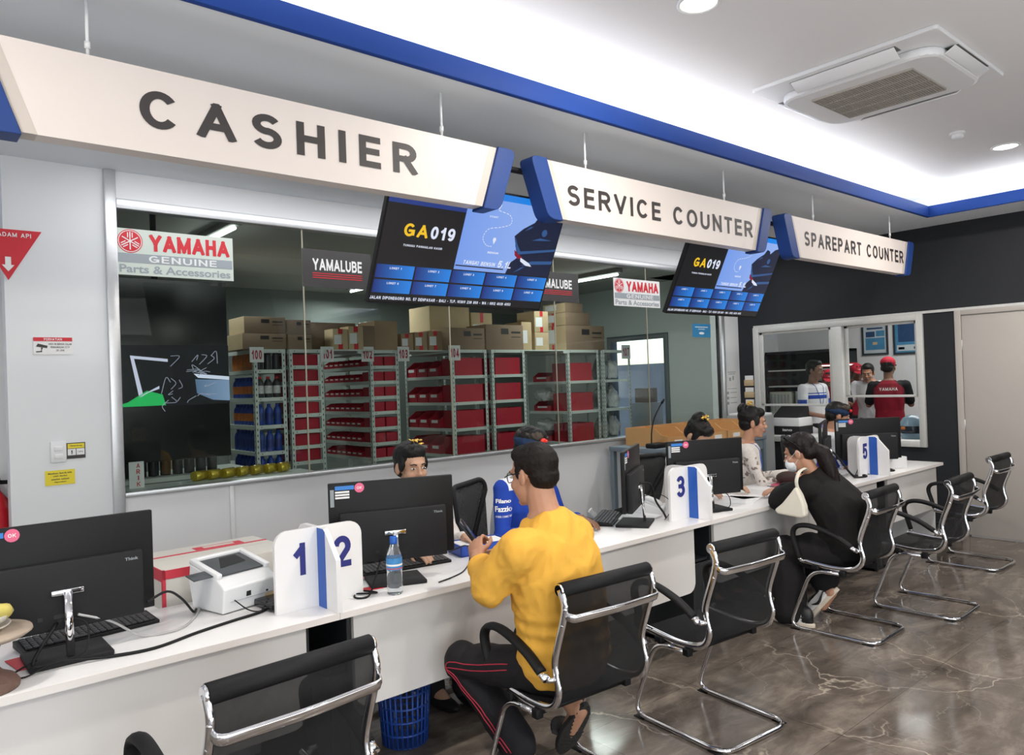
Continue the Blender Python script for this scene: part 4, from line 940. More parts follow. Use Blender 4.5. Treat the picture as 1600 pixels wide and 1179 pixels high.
# ------------------------------------------------------------------ waste basket under the second desk
bk = mat('blue basket plastic', (.015, .06, .30), .4, nz=.1, ns=20)
t = thing('waste_basket', 'blue slotted waste basket under the second desk', 'basket', (1.80, 2.93, 0))
b = MB(); b.lathe([(0, .004), (.095, .004), (.097, .0), (.10, .006)], n=28)
for k in range(28):
    a = 2*pi*k/28; b.tube([(.098*cos(a), .098*sin(a), .004), (.118*cos(a), .118*sin(a), .28)], .0055, 5)
for z, r in ((.06, .102), (.12, .1065), (.18, .111), (.24, .1155)): b.tube([(r*cos(2*pi*k/28), r*sin(2*pi*k/28), z) for k in range(28)], .006, 5, closed=True)
b.build('slotted_wall', bk, t)
MB().tube([(.12*cos(2*pi*k/28), .12*sin(2*pi*k/28), .282) for k in range(28)], .009, 8, closed=True).build('rim', bk, t)

# ------------------------------------------------------------------ visitor chairs
sling = veil_mat('black mesh cloth', (.007, .007, .008), .72, .9)
padm = mat('black arm vinyl', (.009, .009, .010), .6, nz=.15, ns=60, bump=.1, bs=200, spec=.25)
def chair_proto():
    t = put('visitor_chair', None)
    RP = smoothpath([V((0, a, b)) for a, b in ((-.215, .868), (-.236, .80), (-.178, .63), (-.174, .57), (-.188, .505), (-.165, .452), (-.11, .425), (0, .418), (.15, .432), (.195, .437))], 5)
    for s in (-1, 1):
        b = MB(); b.tube([V((s*.220, p.y, p.z)) for p in RP], .011, 8, flat=(.0105, .0165)); b.build('side_rail', M['chrome'], t)
    b = MB(); rings = []
    for i, p in enumerate(RP):
        a = RP[max(0, i-1)]; c = RP[min(len(RP)-1, i+1)]; d = (c-a).normalized(); n = V((0, -d.z, d.y))*.002
        rings.append(b.ring([(-.214, p.y-n.y, p.z-n.z), (.214, p.y-n.y, p.z-n.z), (.214, p.y+n.y, p.z+n.z), (-.214, p.y+n.y, p.z+n.z)]))
    b.skin(rings); b.build('seat_sling', sling, t)
    b = MB(); b.cyl((-.218, -.215, .866), (.218, -.215, .866), .026, n=20); hb = b.build('head_roll', padm, t)
    for s in (-1, 1):
        b = MB(); b.cyl((s*.218, -.215, .866), (s*.228, -.215, .866), .025, .020, 20); b.build('end_cap', M['chrome'], hb)
    b = MB(); b.tube(bend([(-.221, -.225, .79), (-.217, -.272, .775), (0, -.285, .775), (.217, -.272, .775), (.221, -.225, .79)], .05, 5), .01, 8, flat=(.006, .017)); bb_ = b.build('back_brace', M['chrome'], t)
    for s in (-1, 1):
        for z in (.805, .745): MB().ell((s*.221, -.243 if z > .78 else -.226, z), (.010, .009, .009), n=10).build('bolt', M['chrome'], bb_)
    b = MB()
    pts = [(.225, -.06, .388), (.225, .125, .386), (.225, .28, .012), (.225, -.25, .012), (-.225, -.25, .012), (-.225, .28, .012), (-.225, .125, .386), (-.225, -.06, .388)]
    b.tube(bend(pts, .085, 7), .0115, 10); b.build('cantilever_base', M['chrome'], t)
    b = MB()
    for y in (-.06, .10): b.tube([(-.225, y, .389), (.225, y, .389)], .012, 8)
    for s in (-1, 1):
        b.box(s*.225-.016, s*.225+.016, -.085, -.05, .374, .408, .004).box(s*.225-.012, s*.225+.012, .08, .12, .392, .42, .004)
    b.build('under_frame', M['black'], t)
    for s in (-1, 1):
        x = s*.252
        b = MB(); P = smoothpath([(x, -.135, .565), (x, -.05, .615), (x, .06, .652), (x, .14, .662), (x, .20, .645), (x, .222, .60), (x, .20, .52), (x, .182, .458)], 5)
        b.tube(P, .02, 10, flat=(.022, .015)); ar = b.build('arm_rest', padm, t)
        b = MB(); b.tube([(x, -.128, .568), (x, -.165, .546)], .016, 10, flat=(.019, .012)).cyl((x, -.165, .545), (s*.220, -.178, .545), .010, n=10); b.build('chrome_joint', M['chrome'], ar)
        b = MB(); b.cyl((x, .183, .462), (x, .178, .443), .014, n=10).cyl((x, .178, .445), (s*.220, .170, .437), .009, n=10); b.build('chrome_joint', M['chrome'], ar)
        for y in (.24, -.2): MB().box(s*.225-.014, s*.225+.014, y-.03, y+.03, 0, .004).build('floor_glide', M['black'], t)
    return t
cp = chair_proto()
CH = [(.795, 2.055, 3, 'black mesh visitor chair with chrome frame nearest the viewer, at the first desk'), (2.05, 2.10, -4, 'black mesh visitor chair that the man in yellow sits on'), (2.925, 2.075, -5, 'empty black mesh visitor chair between the man in yellow and the woman in black'),
      (4.585, 2.21, 2, 'black mesh visitor chair that the woman in black sits on'), (5.35, 2.04, 2, 'empty black mesh visitor chair right behind the woman in black'), (6.80, 2.24, 0, 'farthest black mesh visitor chair, in front of the beige door')]
for i, (x, y, r, l) in enumerate(CH):
    o = cp if i == 0 else dup(cp)
    o.location = (x, y, 0); o.rotation_euler = (0, 0, RAD(r)); tag(o, l, 'chair', 'chrome and mesh visitor chairs')
    if i == 0: o.scale = (1.03, 1.03, 1.03)
    else: o.scale = (1, 1, 1)

# ------------------------------------------------------------------ staff chairs
def staff_proto():
    t = put('office_chair', None)
    out = bend([(-.19, .50, 0), (.19, .50, 0), (.235, .98, 0), (-.235, .98, 0), (-.19, .50, 0)], .07, 6)[1:-1]
    pts = [V((p.x, -.245-.04*(1-(p.x/.24)**2)-.05*((p.y-.5)/.48), p.y)) for p in out]
    b = MB(); b.tube(pts, .014, 8, closed=True, flat=(.013, .018)); b.build('back_frame', M['black2'], t)
    b = MB(); fr = []
    for k in range(7):
        z = .51+k*.46/6; w = .185+.045*k/6
        fr.append(b.ring([(x*w, -.245-.04*(1-(x*w/.24)**2)-.05*((z-.5)/.48)+d, z) for d, xs_ in ((-.0015, (-1, -.5, 0, .5, 1)), (.0015, (1, .5, 0, -.5, -1))) for x in xs_]))
    b.skin(fr); b.build('back_mesh', veil_mat('office mesh', (.02, .021, .022), .80), t)
    b = MB(); b.prism(rrect(.48, .46, .09), .07, frame((0, 0, .43), (1, 0, 0), (0, 1, 0)), bev=.02); b.build('seat', padm, t)
    b = MB(); b.cyl((0, 0, .1), (0, 0, .43), .028, .022).cyl((0, 0, .06), (0, 0, .2), .04, .035).tube(bend([(0, -.1, .43), (0, -.29, .40), (0, -.285, .56)], .05), .018); b.build('column', M['black'], t)
    b = MB()
    for k in range(5):
        a = 2*pi*k/5+.3; b.tube([(0, 0, .10), (.28*cos(a), .28*sin(a), .07)], [.026, .017], 8)
    b.build('star_base', M['black'], t)
    for k in range(5):
        a = 2*pi*k/5+.3; MB().cyl((.28*cos(a)-.02*sin(a), .28*sin(a)+.02*cos(a), .03), (.28*cos(a)+.02*sin(a), .28*sin(a)-.02*cos(a), .03), .03, n=12).cyl((.28*cos(a), .28*sin(a), .04), (.28*cos(a), .28*sin(a), .075), .008, n=8).build('caster', M['black'], t)
    for s in (-1, 1):
        MB().tube(bend([(s*.2, .05, .44), (s*.27, .05, .45), (s*.27, .05, .64)], .03), .014).box(s*.27-.035, s*.27+.035, -.08, .16, .64, .665, .008).build('arm_rest', M['black2'], t)
    return t
sp = staff_proto()
SC = [(2.95, 3.46, 180+28, 'black mesh office chair under the man in the blue uniform'), (2.13, 3.46, 178, 'black mesh office chair under the woman behind the second computer'), (4.56, 3.52, 170, 'black mesh office chair under the woman with bowed head'),
      (5.36, 3.46, 180+35, 'black mesh office chair under the woman in white lace'), (6.52, 3.36, 180+30, 'black mesh office chair under the man in white with a headcloth')]
for i, (x, y, r, l) in enumerate(SC):
    o = sp if i == 0 else dup(sp)
    o.location = (x, y, 0); o.rotation_euler = (0, 0, RAD(r)); tag(o, l, 'chair', 'black office chairs behind the desks')
# ------------------------------------------------------------------ slotted steel racks in the parts store
def rack(label, x0, x1, y0, y1, levels):
    t = thing('storage_rack', label, 'rack', ((x0+x1)/2, (y0+y1)/2, 0), 0, 'slotted steel racks in the parts store')
    w, d = (x1-x0)/2, (y1-y0)/2
    for sx in (-1, 1):
        for sy in (-1, 1):
            b = MB(); b.use(M['rack'])
            xa, ya = sx*w, sy*d
            b.box(min(xa, xa-sx*.038), max(xa, xa-sx*.038), min(ya, ya-sy*.003), max(ya, ya-sy*.003), 0, 2.0).box(min(xa, xa-sx*.003), max(xa, xa-sx*.003), min(ya, ya-sy*.038), max(ya, ya-sy*.038), 0, 2.0)
            b.use(M['hole'])
            for k in range(22):
                z = .78+k*.055
                if sy < 0: b.box(xa-sx*.019-.004, xa-sx*.019+.004, ya-.0012, ya-.0002, z, z+.022)
                if sx < 0: b.box(xa-.0012, xa-.0002, ya-sy*.019-.004, ya-sy*.019+.004, z, z+.022)
            b.build('post', None, t)
    for z in levels:
        b = MB(); b.use(M['rack']).box(-w+.003, w-.003, -d+.003, d-.003, z-.035, z)
        b.use(M['hole'])
        for s in (-1, 1): b.box(s*(w-.06)-.004, s*(w-.06)+.004, -d+.0015, -d+.0028, z-.022, z-.013).box(-w+.0015, -w+.0028, s*(d-.06)-.004, s*(d-.06)+.004, z-.022, z-.013)
        b.build('shelf', None, t)
    return t
YR = 7.0
L1 = [2.0, 1.805, 1.535, 1.27, 1.015, .775, .3]; L1b = [2.0, 1.84, 1.685, 1.525, 1.36, 1.2, 1.045, .89, .5, .2]
L2 = [2.0, 1.83, 1.665, 1.50, 1.335, 1.165, 1.0, .835, .5, .2]; L3 = [2.0, 1.70, 1.39, 1.085, .78, .4]; L4 = [2.0, 1.59, 1.19, .78, .4]
rack('steel rack of oil bottles under number plate 100', 2.77, 3.09, YR, 7.75, L1)
rack('narrow steel rack with one red bin per shelf, left of plate 101', 3.125, 3.49, YR, 7.75, L1b)
rack('steel rack of small red bins between plates 102 and 103', 4.08, 4.44, 7.1, 8.25, L2)
rack('steel rack of large red bins under number plate 104', 5.09, 5.61, YR, 8.0, L3)
rack('steel rack of large red bins right of the plate 104 rack', 5.68, 6.22, YR, 8.0, L3)
rack('steel rack of red bins and wrapped parts left of plate 107', 6.97, 7.57, YR, 7.85, L4)
rack('steel rack of bagged parts under number plate 107', 7.65, 8.22, YR, 7.85, L4)
redtxt = mat('dull red numerals', (.42, .02, .05), .5, nz=.03, ns=20)
for n, x, y, ps in (('100', 2.80, YR, 1.0), ('101', 3.53, YR, 1.05), ('102', 4.05, 7.1, 1.1), ('103', 4.50, 7.1, 1.12), ('104', 5.13, YR, 1.2), ('107', 8.13, YR, 1.35)):
    t = thing('number_plate', 'white rack number plate reading %s in dull red' % n, 'sign', (x, y-.006, 1.875), 0, 'rack number plates')
    t.scale = (ps, 1, ps)
    MB().box(-.068, .068, -.004, 0, 0, .145).build('plate', M['paper'], t)
    b = MB(); b.text(n, front(0, -.0055, .072), .088, .100, pen=.2); b.build('number', redtxt, t)

# bottles on the first rack
def bottle_mesh(m, lab):
    t = put('oil_bottle', None)
    b = MB(); b.lathe([(0, 0), (.036, 0), (.038, .006), (.038, .13), (.033, .155), (.018, .178), (.016, .185)], n=12)
    b.build('bottle_body', m, t)
    b = MB(); b.lathe([(.0175, .178), (.0175, .203), (0, .204)], n=10); b.build('cap', m if m is not M['darkbtl'] else M['redink'], t)
    if lab:
        b = MB(); b.lathe([(.0386, .04), (.0386, .115)], n=12, caps=False); b.build('label', lab, t)
    return t
ol = mat('orange bottle label', (.55, .16, .03), .5, nz=.5, ns=60); wl = mat('white bottle label', (.6, .6, .6), .5, nz=.5, ns=60); dblue = mat('dark blue label', (.012, .04, .22), .4, nz=.3, ns=50)
kinds = {'amber': bottle_mesh(M['orangebtl'], ol), 'dark': bottle_mesh(M['darkbtl'], None), 'pblue': bottle_mesh(M['bluebtl'], ol), 'wdark': bottle_mesh(M['darkbtl'], wl), 'blue': bottle_mesh(M['bluebtl'], dblue)}
first = {k: True for k in kinds}
def place_bottle(kind, x, y, z, label, group):
    o = kinds[kind]
    if first[kind]: first[kind] = False; o.location = (x, y, z)
    else: o = dup(o, (x, y, z))
    o.rotation_euler = (0, 0, random.uniform(0, 6)); tag(o, label, 'bottle', group)
desc = ['topmost shelf', 'second shelf down', 'third shelf down', 'fourth shelf down', 'lowest shelf']
for r, z in enumerate((1.805, 1.535, 1.27, 1.015, .775)):
    side = ['amber', 'pblue', 'pblue', 'blue', 'blue'][r]; near = ['dark', 'wdark', 'blue', 'blue', 'blue'][r]
    nm = {'amber': 'amber oil bottle', 'dark': 'dark oil bottle with red cap', 'pblue': 'blue oil bottle with orange label', 'wdark': 'dark oil bottle with white label', 'blue': 'plain blue oil bottle'}
    if z == 1.805: zz = z
    for k in range(6): place_bottle(side, 2.835, 7.16+k*.092, z, '%s in the side row, %s under plate 100' % (nm[side], desc[r]), 'oil bottles along the side of the first rack, %s' % desc[r])
    for k in range(3): place_bottle(near, 2.845+k*.085, 7.06, z, '%s in the end row, %s under plate 100' % (nm[near], desc[r]), 'oil bottles at the end of the first rack, %s' % desc[r])
# plastic bins
def bin_proto(w, d, h, slope, tagc=True):
    t = put('plastic_bin', None)
    b = MB(); th = .004
    pr = [(-d/2, 0), (d/2, 0), (d/2, h), (-d/2+slope, h), (-d/2, h*.55 if slope else h*.999)]
    for s in (-1, 1): b.prism(pr, th, frame((s*w/2-(th if s > 0 else 0), 0, 0), (0, 1, 0), (0, 0, 1)))
    b.box(-w/2, w/2, -d/2, d/2, 0, th).box(-w/2, w/2, d/2-th, d/2, 0, h).box(-w/2, w/2, -d/2, -d/2+th, 0, h*.55 if slope else h)
    b.build('bin_body', M['red'], t)
    if tagc: MB().box(-w*.28, w*.28, -d/2-.002, -d/2, h*.32, h*.5).build('label_strip', M['paper'], t)
    return t
protos = {}
def place_bin(key, dims, x, y, z, rz, label, group):
    if key not in protos: o = protos[key] = bin_proto(*dims)
    else: o = dup(protos[key])
    o.location = (x, y, z); o.rotation_euler = (0, 0, RAD(rz)); tag(o, label, 'bin', group)
sh = ['top', 'second', 'third', 'fourth', 'fifth', 'sixth', 'seventh', 'eighth']
for r, z in enumerate(L1b[1:8]):
    place_bin('n', (.29, .40, .112, 0, False), 3.307, 7.25, z, 0, 'red plastic bin alone on the %s shelf of the narrow rack' % sh[r], 'red bins in the narrow rack')
for r, z in enumerate(L2[1:8]):
    for k in range(7): place_bin('s', (.115, .22, .085, .07, True), 4.20, 7.40+k*.122, z, -90, 'small red open bin facing the aisle, %s shelf of the plate 102 rack' % sh[r], 'small red bins, %s shelf, side of the plate 102 rack' % sh[r])
    for k in range(2): place_bin('e', (.145, .20, .10, .0, False), 4.18+k*.16, 7.215, z, 0, 'red bin at the rack end on the %s shelf, %s under plates 102 and 103' % (sh[r], ('left', 'right')[k]), 'red bins, end of the plate 102 rack')
for r, z in enumerate(L3[1:5]):
    for k in range(3): place_bin('b', (.225, .40, .19, .12, True), 5.305, 7.405+k*.236, z, -90, 'large red bin facing the aisle, %s shelf of the plate 104 rack' % sh[r], 'large red bins, %s shelf, side of the plate 104 rack' % sh[r])
    for k, x in enumerate((5.35, 5.95)):
        place_bin('h', (.40, .26, .205, 0, False), x, 7.15, z, 0, 'large red bin at the rack end, %s shelf, %s' % (sh[r], ('under plate 104', 'right of the plate 104 rack')[k]), 'large red bins at the rack ends')
for r, z in enumerate(L4[1:4]):
    place_bin('q', (.46, .30, [.24, .24, .24][r], 0, False), 7.25, 7.20, z, 0, 'large red bin with parts piled behind, %s shelf left of plate 107' % sh[r], 'red bins in the rack left of plate 107')
    place_bin('t', (.34, .42, .13, .10, True), 7.238, 7.58, z, -90, 'low red tray bin at the side of the plate 107 racks, %s shelf' % sh[r], 'red tray bins in the rack left of plate 107')
# clear plastic bags of parts
bagm = [mat('grey wrapped plastic', (.36, .38, .38), .25, nz=.5, ns=14, bump=.6, bs=25), mat('pale wrapped plastic', (.55, .57, .57), .25, nz=.4, ns=12, bump=.6, bs=25), mat('dark wrapped plastic', (.12, .10, .10), .3, nz=.6, ns=12, bump=.6, bs=25)]
def lump(name, label, cat, x, y, z, rx, ry, rz, m, seed, group):
    b = bmesh.new(); bmesh.ops.create_icosphere(b, subdivisions=4, radius=1)
    for v in b.verts:
        d = v.co.normalized(); n = noise.noise(d*2.1+V((seed*7.3, seed, 0)))*.28 + abs(noise.noise(d*5+V((seed, 3, 1))))*.18
        v.co = V((d.x*rx, d.y*ry, max(d.z, -.55)*rz))*(1+n)
    zm = min(v.co.z for v in b.verts)
    for v in b.verts: v.co.z -= zm
    for f in b.faces: f.smooth = True
    me = bpy.data.meshes.new(name); b.to_mesh(me); b.free(); me.materials.append(m)
    o = put(name, me, None, (x, y, z)); return tag(o, label, cat, group)
k = 0
for r, z in enumerate(L4[1:4]):
    for j, (x, rx, m) in enumerate(((7.81, .085, 0), (8.04, .095, 1))):
        k += 1; lump('wrapped_part', 'crumpled plastic-wrapped part, %s shelf of the plate 107 rack, %s' % (sh[r], ('left half', 'right half')[j]), 'package', x, 7.22, z, rx, .11, .17 if r else .16, bagm[m], k, 'plastic-wrapped parts in the plate 107 rack')
    if r:
        k += 1; lump('wrapped_part', 'pale wrapped part above the red tray bin, %s shelf left of plate 107' % sh[r], 'package', 7.10, 7.58, z+.132, .13, .16, .10, bagm[1], k, 'wrapped parts over the red tray bins')
k += 1; lump('wrapped_part', 'grey plastic bag with red print lying on the boxes above rack 103', 'package', 4.44, 7.62, 2.26, .19, .16, .055, bagm[0], k, 'plastic bags on the racks')
# cartons on top of the racks
def carton(label, x0, x1, z0, z1, y0, y1, m, marks='', sm=None):
    t = thing('cardboard_box', label, 'box', ((x0+x1)/2, (y0+y1)/2, z0), 0, 'cardboard boxes on top of the racks')
    w, d, h = (x1-x0)/2, (y1-y0)/2, z1-z0
    b = MB(); b.use(m).box(-w, w, -d, d, 0, h-.001, .002)
    if sm: b.use(sm); b.box(-w-.0008, -w+.001, -d+.004, d-.004, .004, h-.005)
    b.build('carton_body', None, t)
    if 't' in marks: b = MB(); b.box(-.025, .025, -d-.0015, -d-.0005, 0, h*.28).box(-.025, .025, -d-.0015, -d-.0005, h*.75, h-.001); b.build('red_tape', M['redink'], t)
    if 'T' in marks: b = MB(); b.box(-w-.002, -w-.0009, -.02, .02, 0, h*.25).box(-w-.002, -w-.0009, -.02, .02, h*.8, h-.002); b.build('red_tape', M['redink'], t)
    if 'l' in marks: MB().box(-w*.85, w*.1, -d-.0022, -d-.0006, h*.25, h*.7).build('paper_label', M['paper'], t)
    if 'L' in marks: MB().box(-w-.0025, -w-.0009, -d*.2, d*.8, h*.30, h*.85).build('paper_label', M['paper'], t)
    if 'p' in marks: b = MB(); b.box(-w*.2, w*.2, -d-.0012, -d-.0005, h*.62, h*.85).box(-w*.1+w*.45, w*.85, -d-.0012, -d-.0005, h*.66, h*.74).box(-w*.1+w*.45, w*.85, -d-.0012, -d-.0005, h*.5, h*.53); b.build('dark_print', M['ink'], t)
    if 'f' in marks: b = MB(); b.prism([(-w, 0), (w, 0), (w*.9, .10), (-w*.9, .10)], .003, frame((0, -d+.002, h), (1, 0, 0), (0, -.7, .7))); b.build('open_flap', m, t)
K1, K2, K3 = M['kraft'], M['kraft2'], M['kraft3']
carton('brown carton with dark print, lower of the left pair above rack 100', 2.68, 3.11, 2.0, 2.155, 7.02, 7.42, K2, 'p', K3)
carton('brown carton with dark print, upper of the left pair above rack 100', 2.70, 3.11, 2.156, 2.315, 7.02, 7.42, K2, 'p', K3)
carton('brown carton with dark print, lower of the pair beside the first stack', 3.135, 3.385, 2.0, 2.15, 7.03, 7.45, K2, 'p', K3)
carton('brown carton with dark print, upper of the pair beside the first stack', 3.13, 3.38, 2.151, 2.295, 7.03, 7.45, K2, 'p', K3)
carton('large open carton with pale side behind the two taped boxes', 3.42, 4.02, 2.0, 2.30, 7.28, 7.72, K2, '', K3)
b = MB(); [b.box(3.5+i*.40-.02, 3.5+i*.40+.02, 7.0+j*.75-.02, 7.0+j*.75+.02, 1.955, 1.999) for i in (0, 1) for j in (0, 1)]
b.box(3.49, 4.08, 7.0, 7.75, 1.985, 1.9995); tag(b.build('bridge_board', M['rack']), 'pale board bridging the racks under the two taped boxes', 'board')
carton('small carton with red tape, left of the two taped boxes', 3.62, 3.79, 2.0, 2.215, 7.03, 7.22, K3, 'tl')
carton('small carton with red tape, right of the two taped boxes', 3.80, 3.97, 2.0, 2.245, 7.03, 7.22, K3, 'tl')
carton('plain brown carton between the taped boxes and the big carton', 3.99, 4.15, 2.0, 2.26, 7.10, 7.40, K2)
carton('big plain brown carton above number plate 103', 4.16, 4.45, 2.0, 2.32, 7.12, 7.48, K1)
carton('brown carton behind, under the grey plastic bag', 4.20, 4.62, 2.0, 2.258, 7.50, 7.80, K2)
b = MB(); b.box(4.44, 5.09, 7.1, 7.85, 1.985, 1.9995).box(4.455, 4.49, 7.1, 7.14, 1.955, 1.985); tag(b.build('bridge_board', M['rack']), 'pale board bridging the racks between plates 103 and 104', 'board')
carton('small labelled carton with red tape above plate 103, first of three', 4.50, 4.66, 2.0, 2.185, 7.13, 7.32, K1, 'tl')
carton('small labelled carton with red tape, middle one of three left of plate 104', 4.68, 4.85, 2.0, 2.205, 7.13, 7.32, K1, 'tl')
carton('small labelled carton with red tape, last of three left of plate 104', 4.87, 5.06, 2.0, 2.225, 7.13, 7.32, K1, 'tl')
carton('dark brown carton above number plate 104', 5.10, 5.62, 2.0, 2.26, 7.04, 7.40, K2, 'p', K1)
carton('dark brown carton right of the one above plate 104', 5.64, 6.24, 2.0, 2.31, 7.04, 7.42, K2, 'p', K1)
carton('tall pale carton behind the plate 104 cartons, below the first queue display', 5.15, 5.75, 2.0, 2.56, 7.50, 7.95, K3, '', K3)
carton('pale carton on the stack behind, just under the first queue display', 5.78, 6.12, 2.0, 2.50, 7.50, 7.90, K3, 'tl', K3)
b = MB(); b.box(6.22, 6.97, 7.0, 7.8, 1.985, 1.9995).box(6.9, 6.97, 7.0, 7.04, 1.955, 1.985); tag(b.build('bridge_board', M['rack']), 'pale board bridging the racks left of the stepped carton stack', 'board')
carton('pale carton with label, left end of the stepped carton stack', 6.27, 6.44, 2.0, 2.36, 7.10, 7.42, K3, 'l', K3)
carton('pale carton with red tape, upper left of the stepped carton stack', 6.46, 6.70, 2.23, 2.50, 7.06, 7.40, K3, 'tl', K3)
carton('pale carton with label, lower left of the stepped carton stack', 6.46, 6.70, 2.0, 2.228, 7.06, 7.40, K3, 'l', K3)
carton('long brown carton, bottom step of the stepped stack', 6.98, 7.72, 2.0, 2.33, 7.02, 7.52, K2, 'pTL', K3)
carton('brown carton, middle step of the stepped stack', 6.98, 7.44, 2.331, 2.50, 7.02, 7.50, K2, 'TL', K3)
carton('brown carton, top step of the stepped stack', 6.99, 7.32, 2.501, 2.63, 7.03, 7.46, K2, 'L', K3)
# reflection of a hanging display, modelled as a solid lit screen behind the glass
t = thing('reflected_display', 'reflected black hanging display, built behind the glass, showing machinery on a green floor', 'display', (1.57, 5.5, 1.0))
MB().box(-.40, .42, 0, .06, .14, 1.40, .006).build('black_cabinet', mat('satin black panel', (.006, .007, .008), .3, nz=.2, ns=4), t)
MB().cyl((-.06, .03, 1.40), (-.06, .03, 1.93), .02).build('ceiling_pole', M['black'], t)
sc = MB().box(-.38, .42, -.003, .001, .52, .94).build('lit_screen', screen_mat('screen soot', (.004, .005, .006), 1), t)
def sp_(name, pts, m, d=.004): MB().face([(x, -d, z) for x, z in pts]).build(name, m, sc)
sp_('green_floor', [(-.36, .525), (-.02, .525), (-.04, .60), (-.14, .63), (-.26, .555)], screen_mat('screen green', (.01, .30, .07), 1.6))
sp_('white_frame', [(-.24, .87), (.0, .845), (.0, .825), (-.215, .848), (-.165, .605), (-.06, .64), (-.06, .66), (-.18, .585), (-.19, .585)], screen_mat('screen lilac', (.5, .52, .66), 1.3))
sp_('pale_boxes', [(.18, .70), (.42, .69), (.42, .54), (.30, .55), (.19, .60)], screen_mat('screen slate', (.07, .12, .20), 1.5, (.15, .22, .34)))
sp_('white_shelf', [(.17, .74), (.42, .715), (.42, .69), (.20, .71)], screen_mat('screen pale', (.5, .55, .68), 1.4), .005)
b = MB()
for i in range(22):
    a = V((random.uniform(-.02, .30), -.006, random.uniform(.56, .92))); pts = smoothpath([a, a+V((random.uniform(-.06, .06), 0, random.uniform(-.05, .05))), a+V((random.uniform(-.09, .09), 0, random.uniform(-.08, .02)))], 4)
    b.tube(pts, .0025, 4)
b.build('wire_tangle', screen_mat('screen grey', (.25, .27, .34), 1.3), sc)
b = MB(); b.face([(x, -.005, z) for x, z in ((.01, .53), (.14, .53), (.16, .62), (.13, .75), (.09, .88), (.03, .86), (.04, .74), (-.01, .66))]); b.build('dark_machine', screen_mat('screen ink', (.002, .002, .004), 1), sc)
# low rack and stock below it
t = thing('low_rack', 'low steel rack behind the glass at the left end, under the reflected display', 'rack', (1.75, 6.05, 0))
for sx in (-1, 1):
    for sy in (-1, 1): MB().box(sx*.55-.02, sx*.55+.02, sy*.3-.02, sy*.3+.02, 0, 1.02).build('post', M['rack'], t)
for z in (.3, .65, 1.0): MB().box(-.53, .53, -.28, .28, z-.03, z).build('shelf', M['rack'], t)
for k in range(9):
    o = dup(kinds['dark'], (1.32+k*.085, 5.95, 1.0), 0, 'dark bottle with red cap on the low rack behind the glass', 'dark bottles on the low rack'); o['category'] = 'bottle'
gp = mat('gold foil pack', (.55, .42, .05), .25, .5, nz=.6, ns=40)
for k in range(7):
    b = MB(); b.cyl((-.045, 0, .035), (.045, 0, .035), .034, n=12); o = b.build('foil_pack', gp); o.location = (1.70+k*.10, 5.32, 1.0); o.rotation_euler = (0, 0, .4)
    tag(o, 'gold foil pack lying in the row on the ledge behind the glass', 'pack', 'gold foil packs on the ledge')
tag(MB().box(1.16, 2.48, 5.101, 5.42, .97, .999).build('ledge_board', M['rack']), 'narrow steel ledge behind the glass carrying gold foil packs', 'shelf')
t = thing('stock_sign', 'white upright card with red letters standing behind the glass, far left', 'sign', (1.30, 5.30, .999))
MB().box(-.045, .045, -.003, .003, 0, .17).box(-.045, .045, 0, .05, 0, .004).build('card', M['paper'], t)
b = MB()
for i, c in enumerate('ARIK'): b.text(c, front(.01, -.0045, .145-i*.04), .03, .007 if c == 'I' else .022, .03)
b.build('lettering', M['redink'], t)
# tube lamps
tube = emis('tube lamp glow', (.93, 1, .96), 9)
for x, y, l in ((2.15, 6.30, 'bare tube lamp on the store ceiling near the left sticker'), (4.8, 8.2, 'bare tube lamp on the store ceiling above the middle racks'), (6.9, 6.6, 'bare tube lamp on the store ceiling near the door')):
    t = thing('tube_lamp', l, 'lamp', (x, y, 2.93), 0, 'tube lamps on the store ceiling')
    MB().box(-.05, .05, -.62, .62, -.05, 0, .006).build('lamp_housing', mat('lamp housing', (.25, .25, .24), .5, nz=.1, ns=10), t)
    MB().cyl((0, -.58, -.072), (0, .58, -.072), .014, n=10).build('tube', tube, t)
# beige locker and box by the store door
t = thing('locker', 'beige locker seen through the store doorway', 'locker', (9.05, 7.42, 0))
MB().box(-.15, .15, -.2, .2, 0, 1.22, .004).build('body', mat('beige steel', (.42, .40, .34), .5, nz=.05, ns=8), t); MB().box(-.13, .13, -.207, -.2, .03, 1.19, .002).build('door', mat('beige steel door', (.45, .43, .37), .5, nz=.05, ns=8), t)
carton('brown carton on the beige locker seen through the store doorway', 8.94, 9.16, 1.22, 1.44, 7.28, 7.54, K2)

# ------------------------------------------------------------------ parts office
t = thing('office_counter', 'white counter inside the office window', 'counter', (8.28, 3.85, 0))
MB().box(-.2, .2, -.95, .95, 0, .84, .004).build('body', M['lam'], t); MB().box(-.22, .22, -.97, .97, .84, .87, .004).build('worktop', M['lam'], t)
fr = mat('dark poster frame', (.02, .03, .04), .4, nz=.1, ns=20)
def poster(label, y0, y1, z0, z1, cols):
    t = thing('framed_poster', label, 'poster', (10.998, (y0+y1)/2, z0), RAD(-90), 'framed posters on the office wall')
    w, h = (y1-y0)/2, z1-z0
    b = MB()
    b.box(-w, w, -.02, 0, 0, .025).box(-w, w, -.02, 0, h-.025, h).box(-w, -w+.025, -.02, 0, .025, h-.025).box(w-.025, w, -.02, 0, .025, h-.025); b.build('frame', fr, t)
    b = MB()
    for c, (a0, a1, q0, q1) in cols:
        b.use(c); dd = .004+.0008*len(b.mats)
        b.box(-w+.025+a0*(2*w-.05), -w+.025+a1*(2*w-.05), -dd, -.001, .025+q0*(h-.05), .025+q1*(h-.05))
    b.build('print', None, t)
